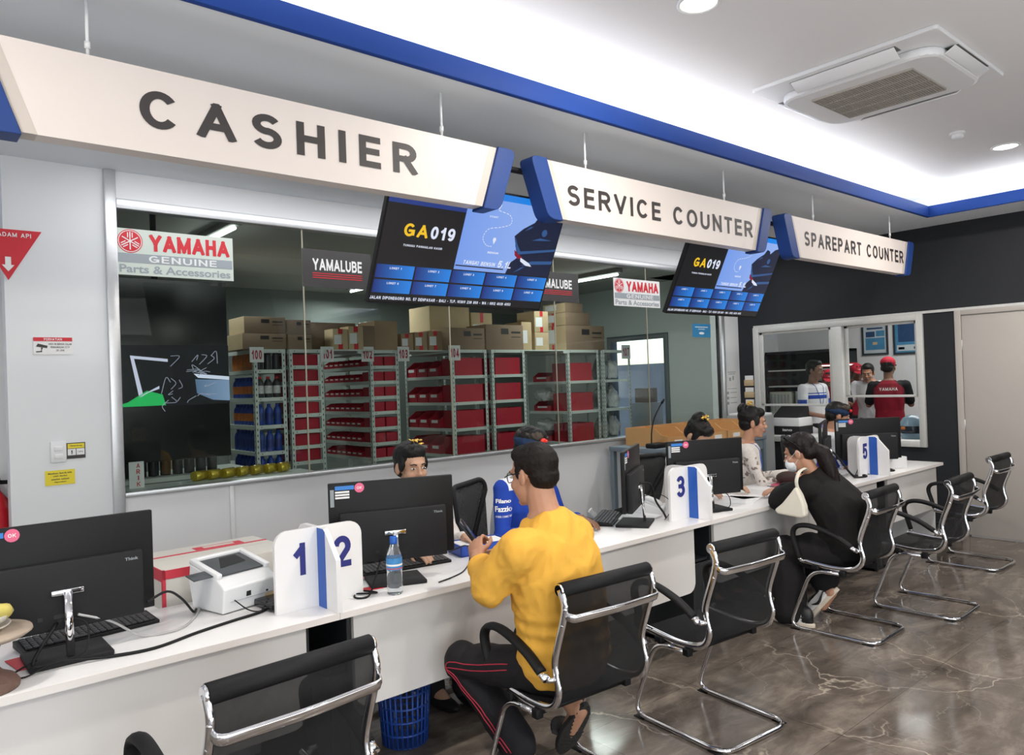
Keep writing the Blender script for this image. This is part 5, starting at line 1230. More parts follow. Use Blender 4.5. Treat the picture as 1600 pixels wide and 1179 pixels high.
pb1, pb2, pb3 = mat('poster blue', (.06, .25, .45), .5, nz=.3, ns=14), mat('poster pale', (.55, .62, .66), .5, nz=.1, ns=14), mat('poster deep blue', (.015, .06, .16), .5, nz=.5, ns=14)
poster('blue framed chart on the office wall, nearer the window middle', 4.59, 4.96, 1.81, 2.26, [(pb2, (0, 1, 0, 1)), (pb1, (.08, .92, .12, .55)), (pb3, (.1, .5, .58, .78)), (pb1, (.55, .92, .6, .8)), (pb3, (.15, .85, .86, .92)), (M['kraft3'], (.4, .6, .3, .4))])
poster('blue framed motor poster on the office wall, at the right of the window', 4.06, 4.52, 1.80, 2.27, [(pb1, (0, 1, 0, 1)), (pb3, (.1, .75, .35, 1)), (pb2, (.05, .95, .05, .25)), (pb3, (.1, .3, .1, .18)), (pb3, (.6, .9, .1, .18))])
t = thing('display_cabinet', 'dark glass-front cabinet on the office wall behind the standing man', 'cabinet', (10.75, 5.64, 0))
b = MB(); b.box(-.24, .24, -.60, .60, 0, .05).box(.22, .24, -.60, .60, 0, 1.92).box(-.24, .24, -.60, -.57, 0, 1.92).box(-.24, .24, .57, .60, 0, 1.92).box(-.24, .24, -.60, .60, 1.88, 1.92); b.build('carcass', M['dark'], t)
for z in (.5, .95, 1.38, 1.62): MB().box(-.22, .22, -.57, .57, z, z+.02).build('shelf', M['steel'], t)
MB().box(-.245, -.24, -.60, .60, .05, .95, .002).build('door', mat('louvred steel', (.38, .42, .42), .4, nz=.2, ns=6), t)
for k, (y, l) in enumerate(((.42, 'left'), (-.05, 'middle'))):
    o = thing('parts_carton', 'pale slatted box on the cabinet shelf, %s one' % l, 'box', (10.68, 5.64+y, .97), 0, 'pale boxes in the dark cabinet')
    MB().box(-.12, .12, -.2, .2, 0, .34, .004).build('body', mat('pale green card', (.50, .54, .45), .6, nz=.06, ns=10), o)
    b = MB(); [b.box(-.124, -.12, -.17+i*.055, -.145+i*.055, .05, .30) for i in range(7)]; b.build('slats', M['greyink'], o)
o = thing('wall_fan', 'round grey fan standing in the dark cabinet', 'fan', (10.66, 5.42, 1.40)); MB().box(-.04, .04, -.06, .06, 0, .02).cyl((0, 0, .02), (0, 0, .06), .012).build('foot', M['black2'], o)
b = MB(); [b.tube([(0, .095*q*cos(2*pi*i/20), .1+.0+.075*q*sin(2*pi*i/20)+.03) for i in range(20)], .003, 4, closed=True) for q in (.2, .4, .6, .8, 1)]; b.build('guard', M['steel'], o)
o = thing('fascia_light', 'long red and white strip lamp in the dark cabinet', 'lamp', (10.58, 5.15, 1.66)); MB().box(-.03, .03, -.3, .3, 0, .05, .006).build('housing', M['redink'], o); MB().box(-.033, -.03, -.28, .28, .012, .03).build('diffuser', emis('strip glow', (1, .95, .9), 2), o)
t = thing('desk_printer', 'white and black desktop printer at the left corner of the office window', 'printer', (8.30, 4.62, .87))
MB().box(-.16, .16, -.19, .19, 0, .10, .008).build('lower_body', M['black2'], t); MB().box(-.16, .16, -.19, .19, .10, .20, .008).build('upper_body', M['white'], t)
MB().prism([(-.15, 0), (.15, 0), (.12, .14), (.10, .14)], .32, frame((0, .16, .20), (1, 0, 0), (0, 0, 1))).build('paper_rest', M['black2'], t)
b = MB(); b.text('iano', frame((-.1615, -.04, .06), (0, -1, 0), (0, 0, 1)), .03, .12, .02); b.build('lettering', M['whiteink'], t)
hb = mat('pale blue helmet shell', (.22, .34, .42), .15, nz=.1, ns=5)
t = thing('helmet', 'pale blue helmet on the counter at the right of the office window', 'helmet', (8.22, 3.22, .87))
b = MB(); b.lathe([(.10, 0), (.125, .03), (.135, .09), (.125, .16), (.09, .215), (.045, .24), (0, .247)], n=28, caps=False); b.build('shell', hb, t)
b = MB(); b.lathe([(.132, .06), (.1385, .09), (.131, .135)], n=28, caps=False); b.build('visor', mat('smoke visor', (.02, .03, .04), .08, nz=.1, ns=4), t); b = MB(); b.box(-.141, -.131, .02, .06, .10, .13, .003); b.build('orange_sticker', M['orangebtl'], t)
# ------------------------------------------------------------------ people
from mathutils.bvhtree import BVHTree
def remesh(mb, vox, sm=4, fac=.5):
    """Fuse overlapping solids into one continuous surface."""
    me = mb.build('tmp', M['white'], data_only=True)
    o = bpy.data.objects.new('tmp', me); TS.collection.objects.link(o)
    r = o.modifiers.new('r', 'REMESH'); r.mode = 'VOXEL'; r.voxel_size = vox; r.use_smooth_shade = True
    s = o.modifiers.new('s', 'SMOOTH'); s.iterations = sm; s.factor = fac
    vl = TS.view_layers[0]; vl.update()
    out = bpy.data.meshes.new_from_object(o.evaluated_get(vl.depsgraph))
    TS.collection.objects.unlink(o); bpy.data.objects.remove(o); bpy.data.meshes.remove(me)
    out.materials.clear()
    for p in out.polygons: p.use_smooth = True
    return out
def folds(me, amp, scale, seed=0, stretch=(1, 1, .55)):
    ns = [v.normal.copy() for v in me.vertices]
    for v, n in zip(me.vertices, ns):
        q = V((v.co.x*stretch[0], v.co.y*stretch[1], v.co.z*stretch[2]))*scale + V((seed*3.1, seed, 0))
        w = noise.noise(q + V((noise.noise(q*.7)*.9, 0, noise.noise(q*.6+V((5, 1, 2)))*.9)))
        v.co += n*amp*(1-2*abs(w)*1.6)
def chain(mb, pts, rad, n=14, flat=1.0):
    P = [V(p) for p in pts]
    mb.tube(P, rad, n)
    for p, r in zip(P, rad): mb.ell(p, r, n=14)
def loft(mb, rings, side, n=22):
    """rings: (centre, half width, half depth); side is the wearer's right."""
    side = V(side).normalized(); out = []
    for i, (c, w, d) in enumerate(rings):
        c = V(c); a = V(rings[max(0, i-1)][0]); b = V(rings[min(len(rings)-1, i+1)][0]); t = (b-a).normalized()
        f = t.cross(side).normalized(); s2 = f.cross(t).normalized()
        pw = .86
        out.append(mb.ring([c + s2*(w*math.copysign(abs(cos(q))**pw, cos(q))) + f*(d*math.copysign(abs(sin(q))**pw, sin(q))) for q in [2*pi*k/n for k in range(n)]]))
    mb.skin(out)
def rotm(yaw, pitch=0, roll=0):
    """Head or hand axes: x right, y forward, z up; yaw turns left, pitch nods down."""
    return (Matrix.Rotation(RAD(yaw), 4, 'Z') @ Matrix.Rotation(RAD(-pitch), 4, 'X') @ Matrix.Rotation(RAD(roll), 4, 'Y'))
def hmat(c, yaw, pitch=0, roll=0, s=1.0):
    return Matrix.Translation(c) @ rotm(yaw, pitch, roll) @ Matrix.Scale(s, 4)
def he(mb, H, c, r, rot=None, n=16):
    b = bmesh.new(); bmesh.ops.create_uvsphere(b, u_segments=n, v_segments=max(8, n//2), radius=1)
    T = H @ Matrix.Translation(c) @ (rot or Matrix.Identity(4)) @ Matrix.Diagonal((*r, 1)); mb._merge(b, T, True)
def head(mb, H, fem=False):
    j = .92 if fem else 1
    he(mb, H, (0, -.012, .030), (.073, .092, .086)); he(mb, H, (0, .028, -.030), (.060*j, .057, .085)); he(mb, H, (0, .024, -.074), (.047*j, .050, .040))
    he(mb, H, (0, .060, -.098), (.020*j, .018, .016)); he(mb, H, (0, .074, .024), (.046, .014, .012))
    for s in (-1, 1):
        he(mb, H, (s*.036, .052, -.030), (.025, .026, .026)); he(mb, H, (s*.076, -.008, -.008), (.009, .020, .031), Matrix.Rotation(s*.25, 4, 'Z'))
        he(mb, H, (s*.010, .095, -.030), (.007, .009, .006))
    he(mb, H, (0, .085, -.004), (.009, .014, .028), Matrix.Rotation(.25, 4, 'X')); he(mb, H, (0, .099, -.026), (.012, .013, .010))
    he(mb, H, (0, .079, -.054), (.022, .012, .007)); he(mb, H, (0, .078, -.064), (.018, .012, .007))
M['eyewhite'] = mat('eye white', (.70, .68, .65), .25, nz=.03, ns=60); M['iris'] = mat('dark iris', (.012, .008, .006), .15, nz=.1, ns=60)
M['hair'] = mat('black hair', (.0045, .0038, .0038), .5, nz=.3, ns=50, bump=.25, bs=90, spec=.28); M['brow'] = mat('eyebrow hair', (.015, .011, .010), .7, nz=.2, ns=80)
M['lip'] = mat('lip', (.36, .09, .09), .4, nz=.08, ns=60)
M['lip2'] = mat('pale lip', (.22, .085, .065), .5, nz=.08, ns=60)
def face_parts(H, par, lips=True, fem=False):
    b = MB(); b.use(M['eyewhite'])
    for s in (-1, 1): he(b, H, (s*.030, .0775, .002), (.0125, .0070, .0046), n=12)
    b.use(M['iris'])
    for s in (-1, 1): he(b, H, (s*.030, .0825, .0015), (.0056, .0034, .0046), n=10)
    b.build('eyes', None, par)
    b = MB()
    for s in (-1, 1): b.tube([H @ V((s*.014, .0865, .020)), H @ V((s*.030, .0865, .0255)), H @ V((s*.046, .076, .0205))], [.0030, .0034, .0018], 6)
    b.build('eyebrows', M['brow'], par)
    if lips:
        b = MB(); b.tube([H @ V((-.021, .080, -.0585)), H @ V((-.008, .0915, -.0555)), H @ V((0, .0915, -.0565)), H @ V((.008, .0915, -.0555)), H @ V((.021, .080, -.0585))], [.002, .0042, .0036, .0042, .002], 8)
        b.tube([H @ V((-.017, .081, -.061)), H @ V((0, .0915, -.0635)), H @ V((.017, .081, -.061))], [.002, .0048, .002], 8); b.build('lips', M['lip'] if fem else M['lip2'], par)
def hand(mb, w, d, nrm, thumb, curl=.4, s=1.0, spread=.012):
    """w wrist, d towards the fingers, nrm out of the palm, thumb +1/-1 picks the thumb side."""
    w = V(w); d = V(d).normalized(); nrm = V(nrm); nrm = (nrm - d*nrm.dot(d)).normalized(); sd = d.cross(nrm)*thumb
    R_ = Matrix((sd, d, nrm)).transposed().to_4x4()
    mb.ell(w + d*.045*s, (.038*s, .052*s, .015*s), R_); mb.ell(w + d*.066*s, (.040*s, .024*s, .014*s), R_); mb.ell(w+d*.02*s+sd*.02*s, (.018*s, .03*s, .016*s), R_)
    mb.tube([w-d*.02, w+d*.03*s], [.024*s, .026*s], 12)
    L = (.070, .078, .072, .056)
    for k in range(4):
        o = sd*(.029-.0193*k)*s; p = w + d*(.080-(.006 if k == 3 else 0))*s + o; dd = (d + sd*spread*(1.5-k)*3).normalized(); r = (.0088 if k < 3 else .0076)*s
        P = [p - dd*.02*s, p]; a = 0
        for j, (f, an) in enumerate(zip((.45, .32, .26), (.55, .75, .5))):
            a += an*curl*1.4; P.append(P[-1] + (dd*cos(a) + nrm*sin(a))*L[k]*f*s)
        chain(mb, P, [r*1.05, r*1.05, r, r*.92, r*.8], 8)
    p = w + d*.022*s + sd*.026*s; q = (d*.62 + sd*.62 + nrm*.45).normalized()
    chain(mb, [p, p+q*.034*s, p+q*.034*s+(q*.7+d*.5+nrm*.25*curl).normalized()*.030*s, p+q*.034*s+(q*.7+d*.5).normalized()*.030*s+(d+nrm*.5*curl).normalized()*.022*s], [.013*s, .0105*s, .0095*s, .0075*s], 8)
def skinmat(n, c): return mat(n, c, .5, nz=.06, ns=30, bump=.05, bs=200)
SK = {'a': skinmat('tan skin', (.40, .215, .135)), 'b': skinmat('light tan skin', (.50, .29, .19)), 'c': skinmat('brown skin', (.24, .12, .075)), 'd': skinmat('warm skin', (.46, .235, .145))}
def cloth(n, c, rough=.8, b=.15): return mat(n, c, rough, nz=.05, ns=18, bump=b, bs=300, spec=.25)
def paint(me, mats, fn, cuts=()):
    if cuts:                       # score the cloth along its colour edges so they come out straight
        b = bmesh.new(); b.from_mesh(me)
        for co, no in cuts: bmesh.ops.bisect_plane(b, geom=list(b.verts)+list(b.edges)+list(b.faces), dist=1e-5, plane_co=co, plane_no=no)
        for f in b.faces: f.smooth = True
        b.to_mesh(me); b.free()
    for m in mats: me.materials.append(m)
    for p in me.polygons: p.material_index = fn(p.center, p.normal)
def bvh_of(me): return BVHTree.FromPolygons([v.co for v in me.vertices], [tuple(p.vertices) for p in me.polygons])
def wrap_tube(mb, bv, pts, r, off=.0005):
    out = []
    for p in smoothpath(pts, 5):
        l, n, i, d = bv.find_nearest(p)
        out.append(l + n*off)
    mb.tube(out, r, 6)
def wrap_text(mb, bv, txt, Mx, h, w=None, bold=.02, off=.002):
    """Lay flat lettering onto a garment by casting it along the local -z of Mx."""
    t = MB(); t.text(txt, Matrix.Identity(4), h, w, bold); b = t.bm
    dr = -(Mx.to_3x3() @ V((0, 0, 1)))
    for v in b.verts:
        p = Mx @ v.co; l, n, i, d = bv.ray_cast(p - dr*.12, dr, .3)
        v.co = (l - dr*off) if l else p
    mb._merge(b.copy()); b.free()
def P_(o, *d):
    p = V(o)
    return p

def person(name, label, loc=(0, 0, 0), rz=0, group=None): return thing('person', label, 'person', loc, rz, group)

# ---- shared seated / standing figure for the staff; local frame: origin on the floor under the hips, +y ahead
def figure(label, loc, rz, skin, shirt_fn, shirt_mats, seated=True, fem=False, sc=1.0, lean=.10, hd=(0, 0, 0), arms=None, sleeve=.55, hair='short', legs=None, face=True, long=False, hoff=(0, 0, 0), group=None, pose_r=1.0, under=None, cuts=()):
    t = person('p', label, loc, RAD(rz), group)
    hz = (.50 if seated else .90)*1.0
    hip = V((0, 0, hz)); f = lean
    waist = V((0, f*.35, hz+.20)); chest = V((0, f*.8, hz+.40)); shl = V((0, f, hz+.52)); neck = V((0, f+.01, hz+.58)); hc = V((0, f+.045, hz+.715)) + V(hoff)
    H = hmat(hc, *hd)
    fw = .88 if fem else 1.0
    torso = [((0, 0, hz-.08), .15*fw, .10), ((0, 0, hz), .172, .118), ((waist), .142*fw*pose_r, .105*pose_r), (chest, .170*fw, .118), (shl, .150*fw, .088), (neck+V((0, 0, -.005)), .065, .06)]
    S = [V((-.178*fw, f, hz+.50)), V((.178*fw, f, hz+.50))]
    A = arms or (((-.23, f+.08, hz+.27), (-.16, f+.28, hz+.315), (.1, 1, -.1), (.3, 0, -1)), ((.23, f+.08, hz+.27), (.16, f+.28, hz+.315), (-.1, 1, -.1), (-.3, 0, -1)))
    body = MB()
    loft(body, [(c, w*.9, d*.9) for c, w, d in torso], (1, 0, 0))
    head(body, H, fem); chain(body, [H @ V((0, -.02, -.05)), neck, shl], [.050*fw, .054*fw, .06])
    for k, s in enumerate((-1, 1)):
        e, w, d, pn = [V(q) for q in A[k]]
        chain(body, [S[k], e, w], [.045*fw, .038*fw, .025*fw]); hand(body, w, d, pn, -s if 0 else s*-1, .35, .92 if fem else 1)
    if legs is None:
        legs = ([((-.09, .0, hz-.02), (-.12, .42, hz-.02), (-.12, .40, .08)), ((.09, 0, hz-.02), (.12, .42, hz-.02), (.12, .40, .08))] if seated else [((-.085, 0, hz-.04), (-.10, .02, .48), (-.11, -.01, .08)), ((.085, 0, hz-.04), (.10, .03, .48), (.12, .0, .08))])
    for a, b2, c in legs:
        chain(body, [a, b2, c], [.075, .052, .036]); chain(body, [c, V(c)+V((0, .13, -.045))], [.036, .026])
    bm_ = remesh(body, .0055, 3); bm_.materials.append(SK[skin]); put('body', bm_, t)
    # shirt
    g = MB(); e_ = .012
    loft(g, [(c, w+e_, d+e_) for c, w, d in torso[(0 if long or not seated else 0):-1]] + [(neck+V((0, -.004, -.02)), .072, .066)], (1, 0, 0))
    for k, s in enumerate((-1, 1)):
        e, w = V(A[k][0]), V(A[k][1]); q = sleeve
        pts = [S[k]+V((-s*.05, 0, .0)), S[k]]; rd = [.062, .062*fw]
        if q <= 1: pts.append(S[k].lerp(e, q)); rd.append(.056*fw)
        else: pts += [e, e.lerp(w, q-1)]; rd += [.050*fw, .038*fw]
        chain(g, pts, rd)
    sm = remesh(g, .008, 3); folds(sm, .004, 9, loc[0]); paint(sm, shirt_mats, shirt_fn, cuts); sh = put('shirt', sm, t)
    # trousers or skirt
    g = MB(); loft(g, [((0, 0, hz-.10), .15, .10), ((0, 0, hz), .180, .125), ((0, .02, hz+.10), .165*fw, .115)], (1, 0, 0))
    for a, b2, c in legs: chain(g, [a, b2, c], [.088, .068, .055])
    lm = remesh(g, .011, 3); folds(lm, .004, 8, loc[1]); lm.materials.append(under or M['trouser']); put('trousers', lm, t)
    b = MB()
    for a, b2, c in legs:
        c = V(c); b.ell(c+V((0, .07, -.045)), (.042, .13, .036)); b.ell(c+V((0, -.01, -.02)), (.04, .05, .05))
    fm = remesh(b, .009, 2); zz = min(v.co.z for v in fm.vertices)
    for v in fm.vertices: v.co.z = max(v.co.z, .002)
    fm.materials.append(M['black']); put('shoes', fm, t)
    if face: face_parts(H, t, True, fem)
    return t, H, sm, sh
M['trouser'] = cloth('black trousers', (.014, .014, .016))
def hair_short(H, t, m=None, low=False):
    b = MB(); he(b, H, (0, -.026, .047), (.0805, .095, .083)); he(b, H, (0, -.055, -.005), (.070, .058, .060)); he(b, H, (0, .03, .085), (.060, .045, .038))
    for s in (-1, 1): he(b, H, (s*.066, .010, .020), (.012, .020, .032))
    me = remesh(b, .005, 2); folds(me, .0016, 45, 2); me.materials.append(m or M['hair']); return put('hair', me, t)
def hair_bun(H, t, bun=(0, -.10, .10), orn=True, rb=.052):
    b = MB(); he(b, H, (0, -.028, .048), (.084, .098, .086)); he(b, H, (0, -.055, -.01), (.072, .058, .062)); he(b, H, bun, (rb, rb*.85, rb)); he(b, H, (0, .036, .082), (.064, .046, .040))
    for s in (-1, 1): he(b, H, (s*.067, .018, .018), (.014, .026, .040))
    me = remesh(b, .0055, 2); folds(me, .0014, 40, 3); me.materials.append(M['hair']); h = put('hair', me, t)
    if orn:
        g = MB(); c = V(bun)+V((.01, .045, .055))
        for k in range(9):
            a = 2*pi*k/9; he(g, H, c+V((.030*cos(a), .018*sin(a)+.004*k*.3, .012*sin(a*2))), (.013, .006, .005), Matrix.Rotation(a, 4, 'Z'), 8)
        he(g, H, c+V((0, 0, .006)), (.012, .012, .010), None, 10); g.tube([H @ (c+V((-.05, -.02, -.03))), H @ (c+V((.05, .02, .02)))], .003, 6); g.build('hair_ornament', M['gold'], h)
    return h
def headcloth(H, t, col):
    b = MB(); he(b, H, (0, -.018, .040), (.088, .104, .050)); me = remesh(b, .006, 2); folds(me, .003, 18, 4); me.materials.append(col); h = put('headcloth', me, t)
    b = MB(); he(b, H, (0, -.03, .082), (.070, .078, .030)); he(b, H, (.03, .04, .085), (.035, .04, .025)); me = remesh(b, .006, 2); folds(me, .004, 30, 5); me.materials.append(mat('patterned headcloth', (.05, .035, .025), .7, nz=.9, ns=60)); put('patterned_fold', me, h)
    b = MB(); he(b, H, (.03, .083, .068), (.022, .014, .015)); he(b, H, (.008, .086, .066), (.010, .012, .010)); b.build('red_flower', mat('red flower', (.75, .03, .02), .5, nz=.2, ns=40), h)
    return h
navycl = cloth('navy headcloth', (.012, .030, .075))

# ================= the man in yellow
YM = person('p', 'man in yellow long-sleeved shirt and glasses seated with his back to the viewer', (2.02, 2.08, 0), 0)
O = V((2.02, 2.08, 0))
def L(x, y, z): return V((x, y, z)) - O
hc = L(1.950, 2.175, 1.235); H = hmat(hc, 10, 8, 2, 1.0)
sv = (.95, .20, 0)
tor = [(L(2.03, 2.10, .45), .165, .110), (L(2.03, 2.105, .52), .190, .140), (L(2.02, 2.105, .64), .186, .142), (L(2.005, 2.105, .78), .190, .138), (L(1.985, 2.105, .90), .200, .130), (L(1.97, 2.10, .985), .178, .105), (L(1.962, 2.112, 1.050), .120, .085), (L(1.958, 2.125, 1.105), .070, .068)]
SL, SR = L(1.770, 2.065, .990), L(2.150, 2.150, .975)
EL, WL = L(1.735, 2.200, .835), L(1.840, 2.405, .895)
ER, WR = L(2.235, 2.235, .770), L(2.05, 2.46, .86)
hipL, kL, aL = L(1.945, 2.08, .50), L(1.815, 2.495, .470), L(1.965, 2.300, .115)
hipR, kR, aR = L(2.12, 2.10, .50), L(2.21, 2.515, .470), L(2.200, 2.235, .235)
b = MB(); loft(b, [(c, w*.9, d*.9) for c, w, d in tor], sv); head(b, H); chain(b, [H @ V((0, -.025, -.05)), L(1.958, 2.12, 1.10), L(1.965, 2.105, 1.02)], [.056, .060, .07])
chain(b, [SL, EL, WL], [.05, .042, .028]); chain(b, [SR, ER, WR], [.05, .042, .028])
hand(b, WL, (.35, .55, .55), (.8, .1, -.5), -1, .75); hand(b, WR, (-.3, .9, .15), (-.4, 0, -1), -1, .5)
chain(b, [hipL, kL, aL], [.08, .06, .040]); chain(b, [hipR, kR, aR], [.08, .06, .042])
chain(b, [aL+V((0, -.02, -.03)), aL+V((0, .05, -.06)), aL+V((.0, .14, -.085))], [.038, .036, .026]); chain(b, [aR+V((0, -.02, .0)), aR+V((0, .03, -.08)), aR+V((0, .085, -.17))], [.038, .036, .028])
me = remesh(b, .005, 3); me.materials.append(SK['d']); put('body', me, YM)
yel2 = mat('yellow cotton', (.78, .42, .065), .85, nz=.03, ns=12, bump=.12, bs=250, spec=.2)
g = MB(); loft(g, [(c, w+.014, d+.014) for c, w, d in tor[:-1]] + [(tor[-1][0]+V((0, 0, -.014)), .083, .079)], sv)
chain(g, [SL+V((.05, 0, 0)), SL, EL, WL-V((.015, .045, .020))], [.076, .078, .068, .050]); chain(g, [SR-V((.05, 0, 0)), SR, ER, WR-V((0, .05, .0))], [.076, .078, .066, .048])
me = remesh(g, .0075, 4)
folds(me, .0055, 7.5, 1, (1, 1, .5)); folds(me, .003, 17, 4, (1, 1, .8))
for v in me.vertices:      # gathered cloth above the belt and at the elbows
    z = v.co.z
    if .50 < z < .80: v.co += v.normal*.0045*sin(z*95 + 4*noise.noise(v.co*5))*max(0, 1-abs(z-.63)/.17)
me.materials.append(yel2); sh = put('shirt', me, YM); by = bvh_of(me)
g = MB(); loft(g, [(L(2.03, 2.10, .435), .16, .11), (L(2.03, 2.105, .50), .185, .138), (L(2.025, 2.105, .58), .178, .135)], sv)
chain(g, [hipL, hipL.lerp(kL, .5), kL, kL.lerp(aL, .5), aL.lerp(kL, .08)], [.092, .088, .078, .072, .075]); chain(g, [hipR, hipR.lerp(kR, .5), kR, kR.lerp(aR, .5), aR.lerp(kR, .32)], [.092, .088, .076, .068, .064])
me = remesh(g, .0085, 4); folds(me, .006, 8, 3); me.materials.append(cloth('black track trousers', (.012, .011, .013), .75)); tr = put('trousers', me, YM); bt = bvh_of(me)
b = MB()
for q in (-.012, .014):
    wrap_tube(b, bt, [hipL.lerp(kL, .30)+V((-.10, 0, .03+q)), hipL.lerp(kL, .62)+V((-.10, 0, .01+q)), kL+V((-.10, -.0, .0+q)), kL.lerp(aL, .12)+V((-.12, q, 0)), kL.lerp(aL, .40)+V((-.10, -.03+q, 0)), kL.lerp(aL, .72)+V((-.10, -.03+q, 0)), aL.lerp(kL, .05)+V((-.10, -.03+q, 0))], .0022)
b.build('red_stripes', mat('red piping', (.45, .02, .05), .6, nz=.1, ns=40), tr)
hair_short(H, YM, mat('dark brown hair', (.0085, .0055, .0042), .6, nz=.5, ns=40, bump=.3, bs=110, spec=.22)); face_parts(H, YM)
b = MB()
for s in (-1, 1):
    b.tube([H @ V((s*.062, .088, .004)), H @ V((s*.072, .06, .012)), H @ V((s*.080, .0, .014)), H @ V((s*.080, -.022, -.004))], .0024, 6)
    b.tube([H @ (V((s*.034, .0925, .0)) + V((.023*cos(a), -.012*abs(cos(a)), .019*sin(a)))) for a in [2*pi*k/18 for k in range(18)]], .0018, 6, closed=True)
b.tube([H @ V((-.011, .098, .004)), H @ V((.011, .098, .004))], .002, 6); b.build('glasses', M['black'], YM)
slp = mat('dark rubber slipper', (.020, .019, .018), .75, nz=.2, ns=30, bump=.5, bs=120)
for a, d, up in ((aL+V((0, .055, -.098)), V((.05, 1, .0)), V((0, 0, 1))), (aR+V((-.005, .015, -.085)), V((-.10, .50, -.86)), V((.30, .80, .50)))):
    d.normalize(); F = frame(a, (d.cross(up)), d)
    sl = MB(); out = [(.056*cos(q)*(1 if sin(q) > 0 else .85), .142*sin(q)) for q in [2*pi*k/24 for k in range(24)]]
    sl.prism(out, .024, F @ Matrix.Translation((0, 0, -.014)), bev=.004)
    for k in range(10): sl.box(-.034, .034, -.10+k*.021, -.091+k*.021, -.0160, -.013, 0, F)
    so = sl.build('slipper', slp, YM)
    st = MB(); st.tube([F @ V((.046*cos(q), .045, .005+.058*sin(q))) for q in [pi*k/10 for k in range(11)]], .004, 8, flat=(.036, .005)); st.build('strap', slp, so)
ph = MB(); ph.box(-.036, .036, -.075, .075, -.004, .004, .003, frame((1.893, 2.510, .968), (.55, .6, .12), (-.35, .25, .62))); ph = ph.build('mobile_phone', gb); tag(ph, 'dark mobile phone held by the man in yellow', 'phone')

# ================= the woman in black
WB = person('p', 'woman in black with a white face mask leaning on the desk', (4.58, 2.12, 0), 0); O = V((4.58, 2.12, 0))
hc = L(4.470, 2.440, 1.085); H = hmat(hc, 14, 16, 3, .98)
sv = (.97, .10, 0)
tor = [(L(4.60, 2.19, .44), .165, .12), (L(4.60, 2.20, .52), .195, .145), (L(4.595, 2.205, .63), .178, .140), (L(4.575, 2.23, .73), .172, .130), (L(4.555, 2.30, .82), .172, .115), (L(4.54, 2.345, .885), .150, .090), (L(4.525, 2.365, .93), .09, .07), (L(4.515, 2.38, .965), .056, .056)]
SL, SR = L(4.400, 2.345, .885), L(4.70, 2.375, .880); EL, WL = L(4.405, 2.545, .785), L(4.66, 2.68, .80); ER, WR = L(4.82, 2.56, .80), L(4.72, 2.74, .80)
hipL, kL, aL = L(4.50, 2.21, .49), L(4.42, 2.54, .46), L(4.43, 2.50, .10); hipR, kR, aR = L(4.70, 2.21, .49), L(4.71, 2.52, .44), L(4.62, 2.345, .19)
b = MB(); loft(b, [(c, w*.9, d*.9) for c, w, d in tor], sv); head(b, H, True); chain(b, [H @ V((0, -.02, -.055)), L(4.505, 2.385, .975), L(4.53, 2.35, .90)], [.046, .049, .06])
chain(b, [SL, EL, WL], [.045, .040, .026]); chain(b, [SR, ER, WR], [.045, .04, .026]); hand(b, WL, (.9, .35, 0), (0, 0, -1), -1, .3, .9); hand(b, WR, (-.9, .3, 0), (0, 0, -1), 1, .3, .9)
chain(b, [hipL, kL, aL], [.08, .06, .04]); chain(b, [hipR, kR, aR], [.08, .06, .04]); chain(b, [aR, aR+V((-.01, .05, -.09))], [.038, .034])
me = remesh(b, .0055, 3); me.materials.append(SK['d']); put('body', me, WB)
blk = cloth('black crepe', (.0095, .0088, .009), .8, .2)
g = MB(); loft(g, [(c, w+.022, d+.022) for c, w, d in tor[:-1]] + [(tor[-1][0]+V((0, .004, .004)), .066, .066)], sv)
chain(g, [SL+V((.05, 0, 0)), SL, EL, EL.lerp(WL, .75)], [.078, .080, .076, .052]); chain(g, [SR-V((.05, 0, 0)), SR, ER, ER.lerp(WR, .75)], [.070, .074, .07, .052])
me = remesh(g, .009, 4); folds(me, .006, 8, 6); me.materials.append(blk); put('jacket', me, WB); bj = bvh_of(me)
g = MB(); loft(g, [(L(4.60, 2.20, .43), .165, .13), (L(4.60, 2.205, .50), .195, .15), (L(4.60, 2.21, .58), .18, .145)], sv)
chain(g, [hipL, hipL.lerp(kL, .5), kL, kL.lerp(aL, .5), L(4.42, 2.53, .10)], [.11, .11, .10, .105, .11]); chain(g, [hipR, hipR.lerp(kR, .5), kR, kR.lerp(aR, .5), aR.lerp(kR, .30)], [.11, .105, .095, .095, .095])
me = remesh(g, .011, 4); folds(me, .006, 7, 8)
for v in me.vertices: v.co.z = max(v.co.z, .012)
me.materials.append(cloth('wide black trousers', (.013, .012, .0125), .85, .2)); put('trousers', me, WB)
b = MB(); he(b, H, (0, -.028, .048), (.083, .098, .086)); he(b, H, (0, -.06, .0), (.070, .056, .060)); he(b, H, (0, .036, .080), (.062, .045, .038))
for s in (-1, 1): he(b, H, (s*.068, .020, .022), (.012, .022, .030))
T0 = H @ V((0, -.105, .005)); chain(b, [T0, T0+V((.025, -.035, -.03)), T0+V((.035, -.055, -.09)), T0+V((.04, -.085, -.17)), T0+V((.045, -.12, -.25))], [.040, .050, .052, .042, .016])
me = remesh(b, .006, 2); folds(me, .0022, 30, 3, (1, 1, .25)); me.materials.append(mat('long dark brown hair', (.008, .0042, .0040), .5, nz=.4, ns=40, bump=.3, bs=80, spec=.25)); hr = put('hair', me, WB)
b = MB(); b.ell(T0+V((.01, -.01, .0)), (.02, .03, .034), n=12); b.build('hair_clip', M['black'], hr)
face_parts(H, WB, False)
b = MB(); he(b, H, (0, .056, -.058), (.058, .052, .052)); me = remesh(b, .005, 2); me.materials.append(mat('white face mask', (.74, .78, .80), .8, nz=.04, ns=30, bump=.2, bs=60)); mk = put('face_mask', me, WB)
b = MB()
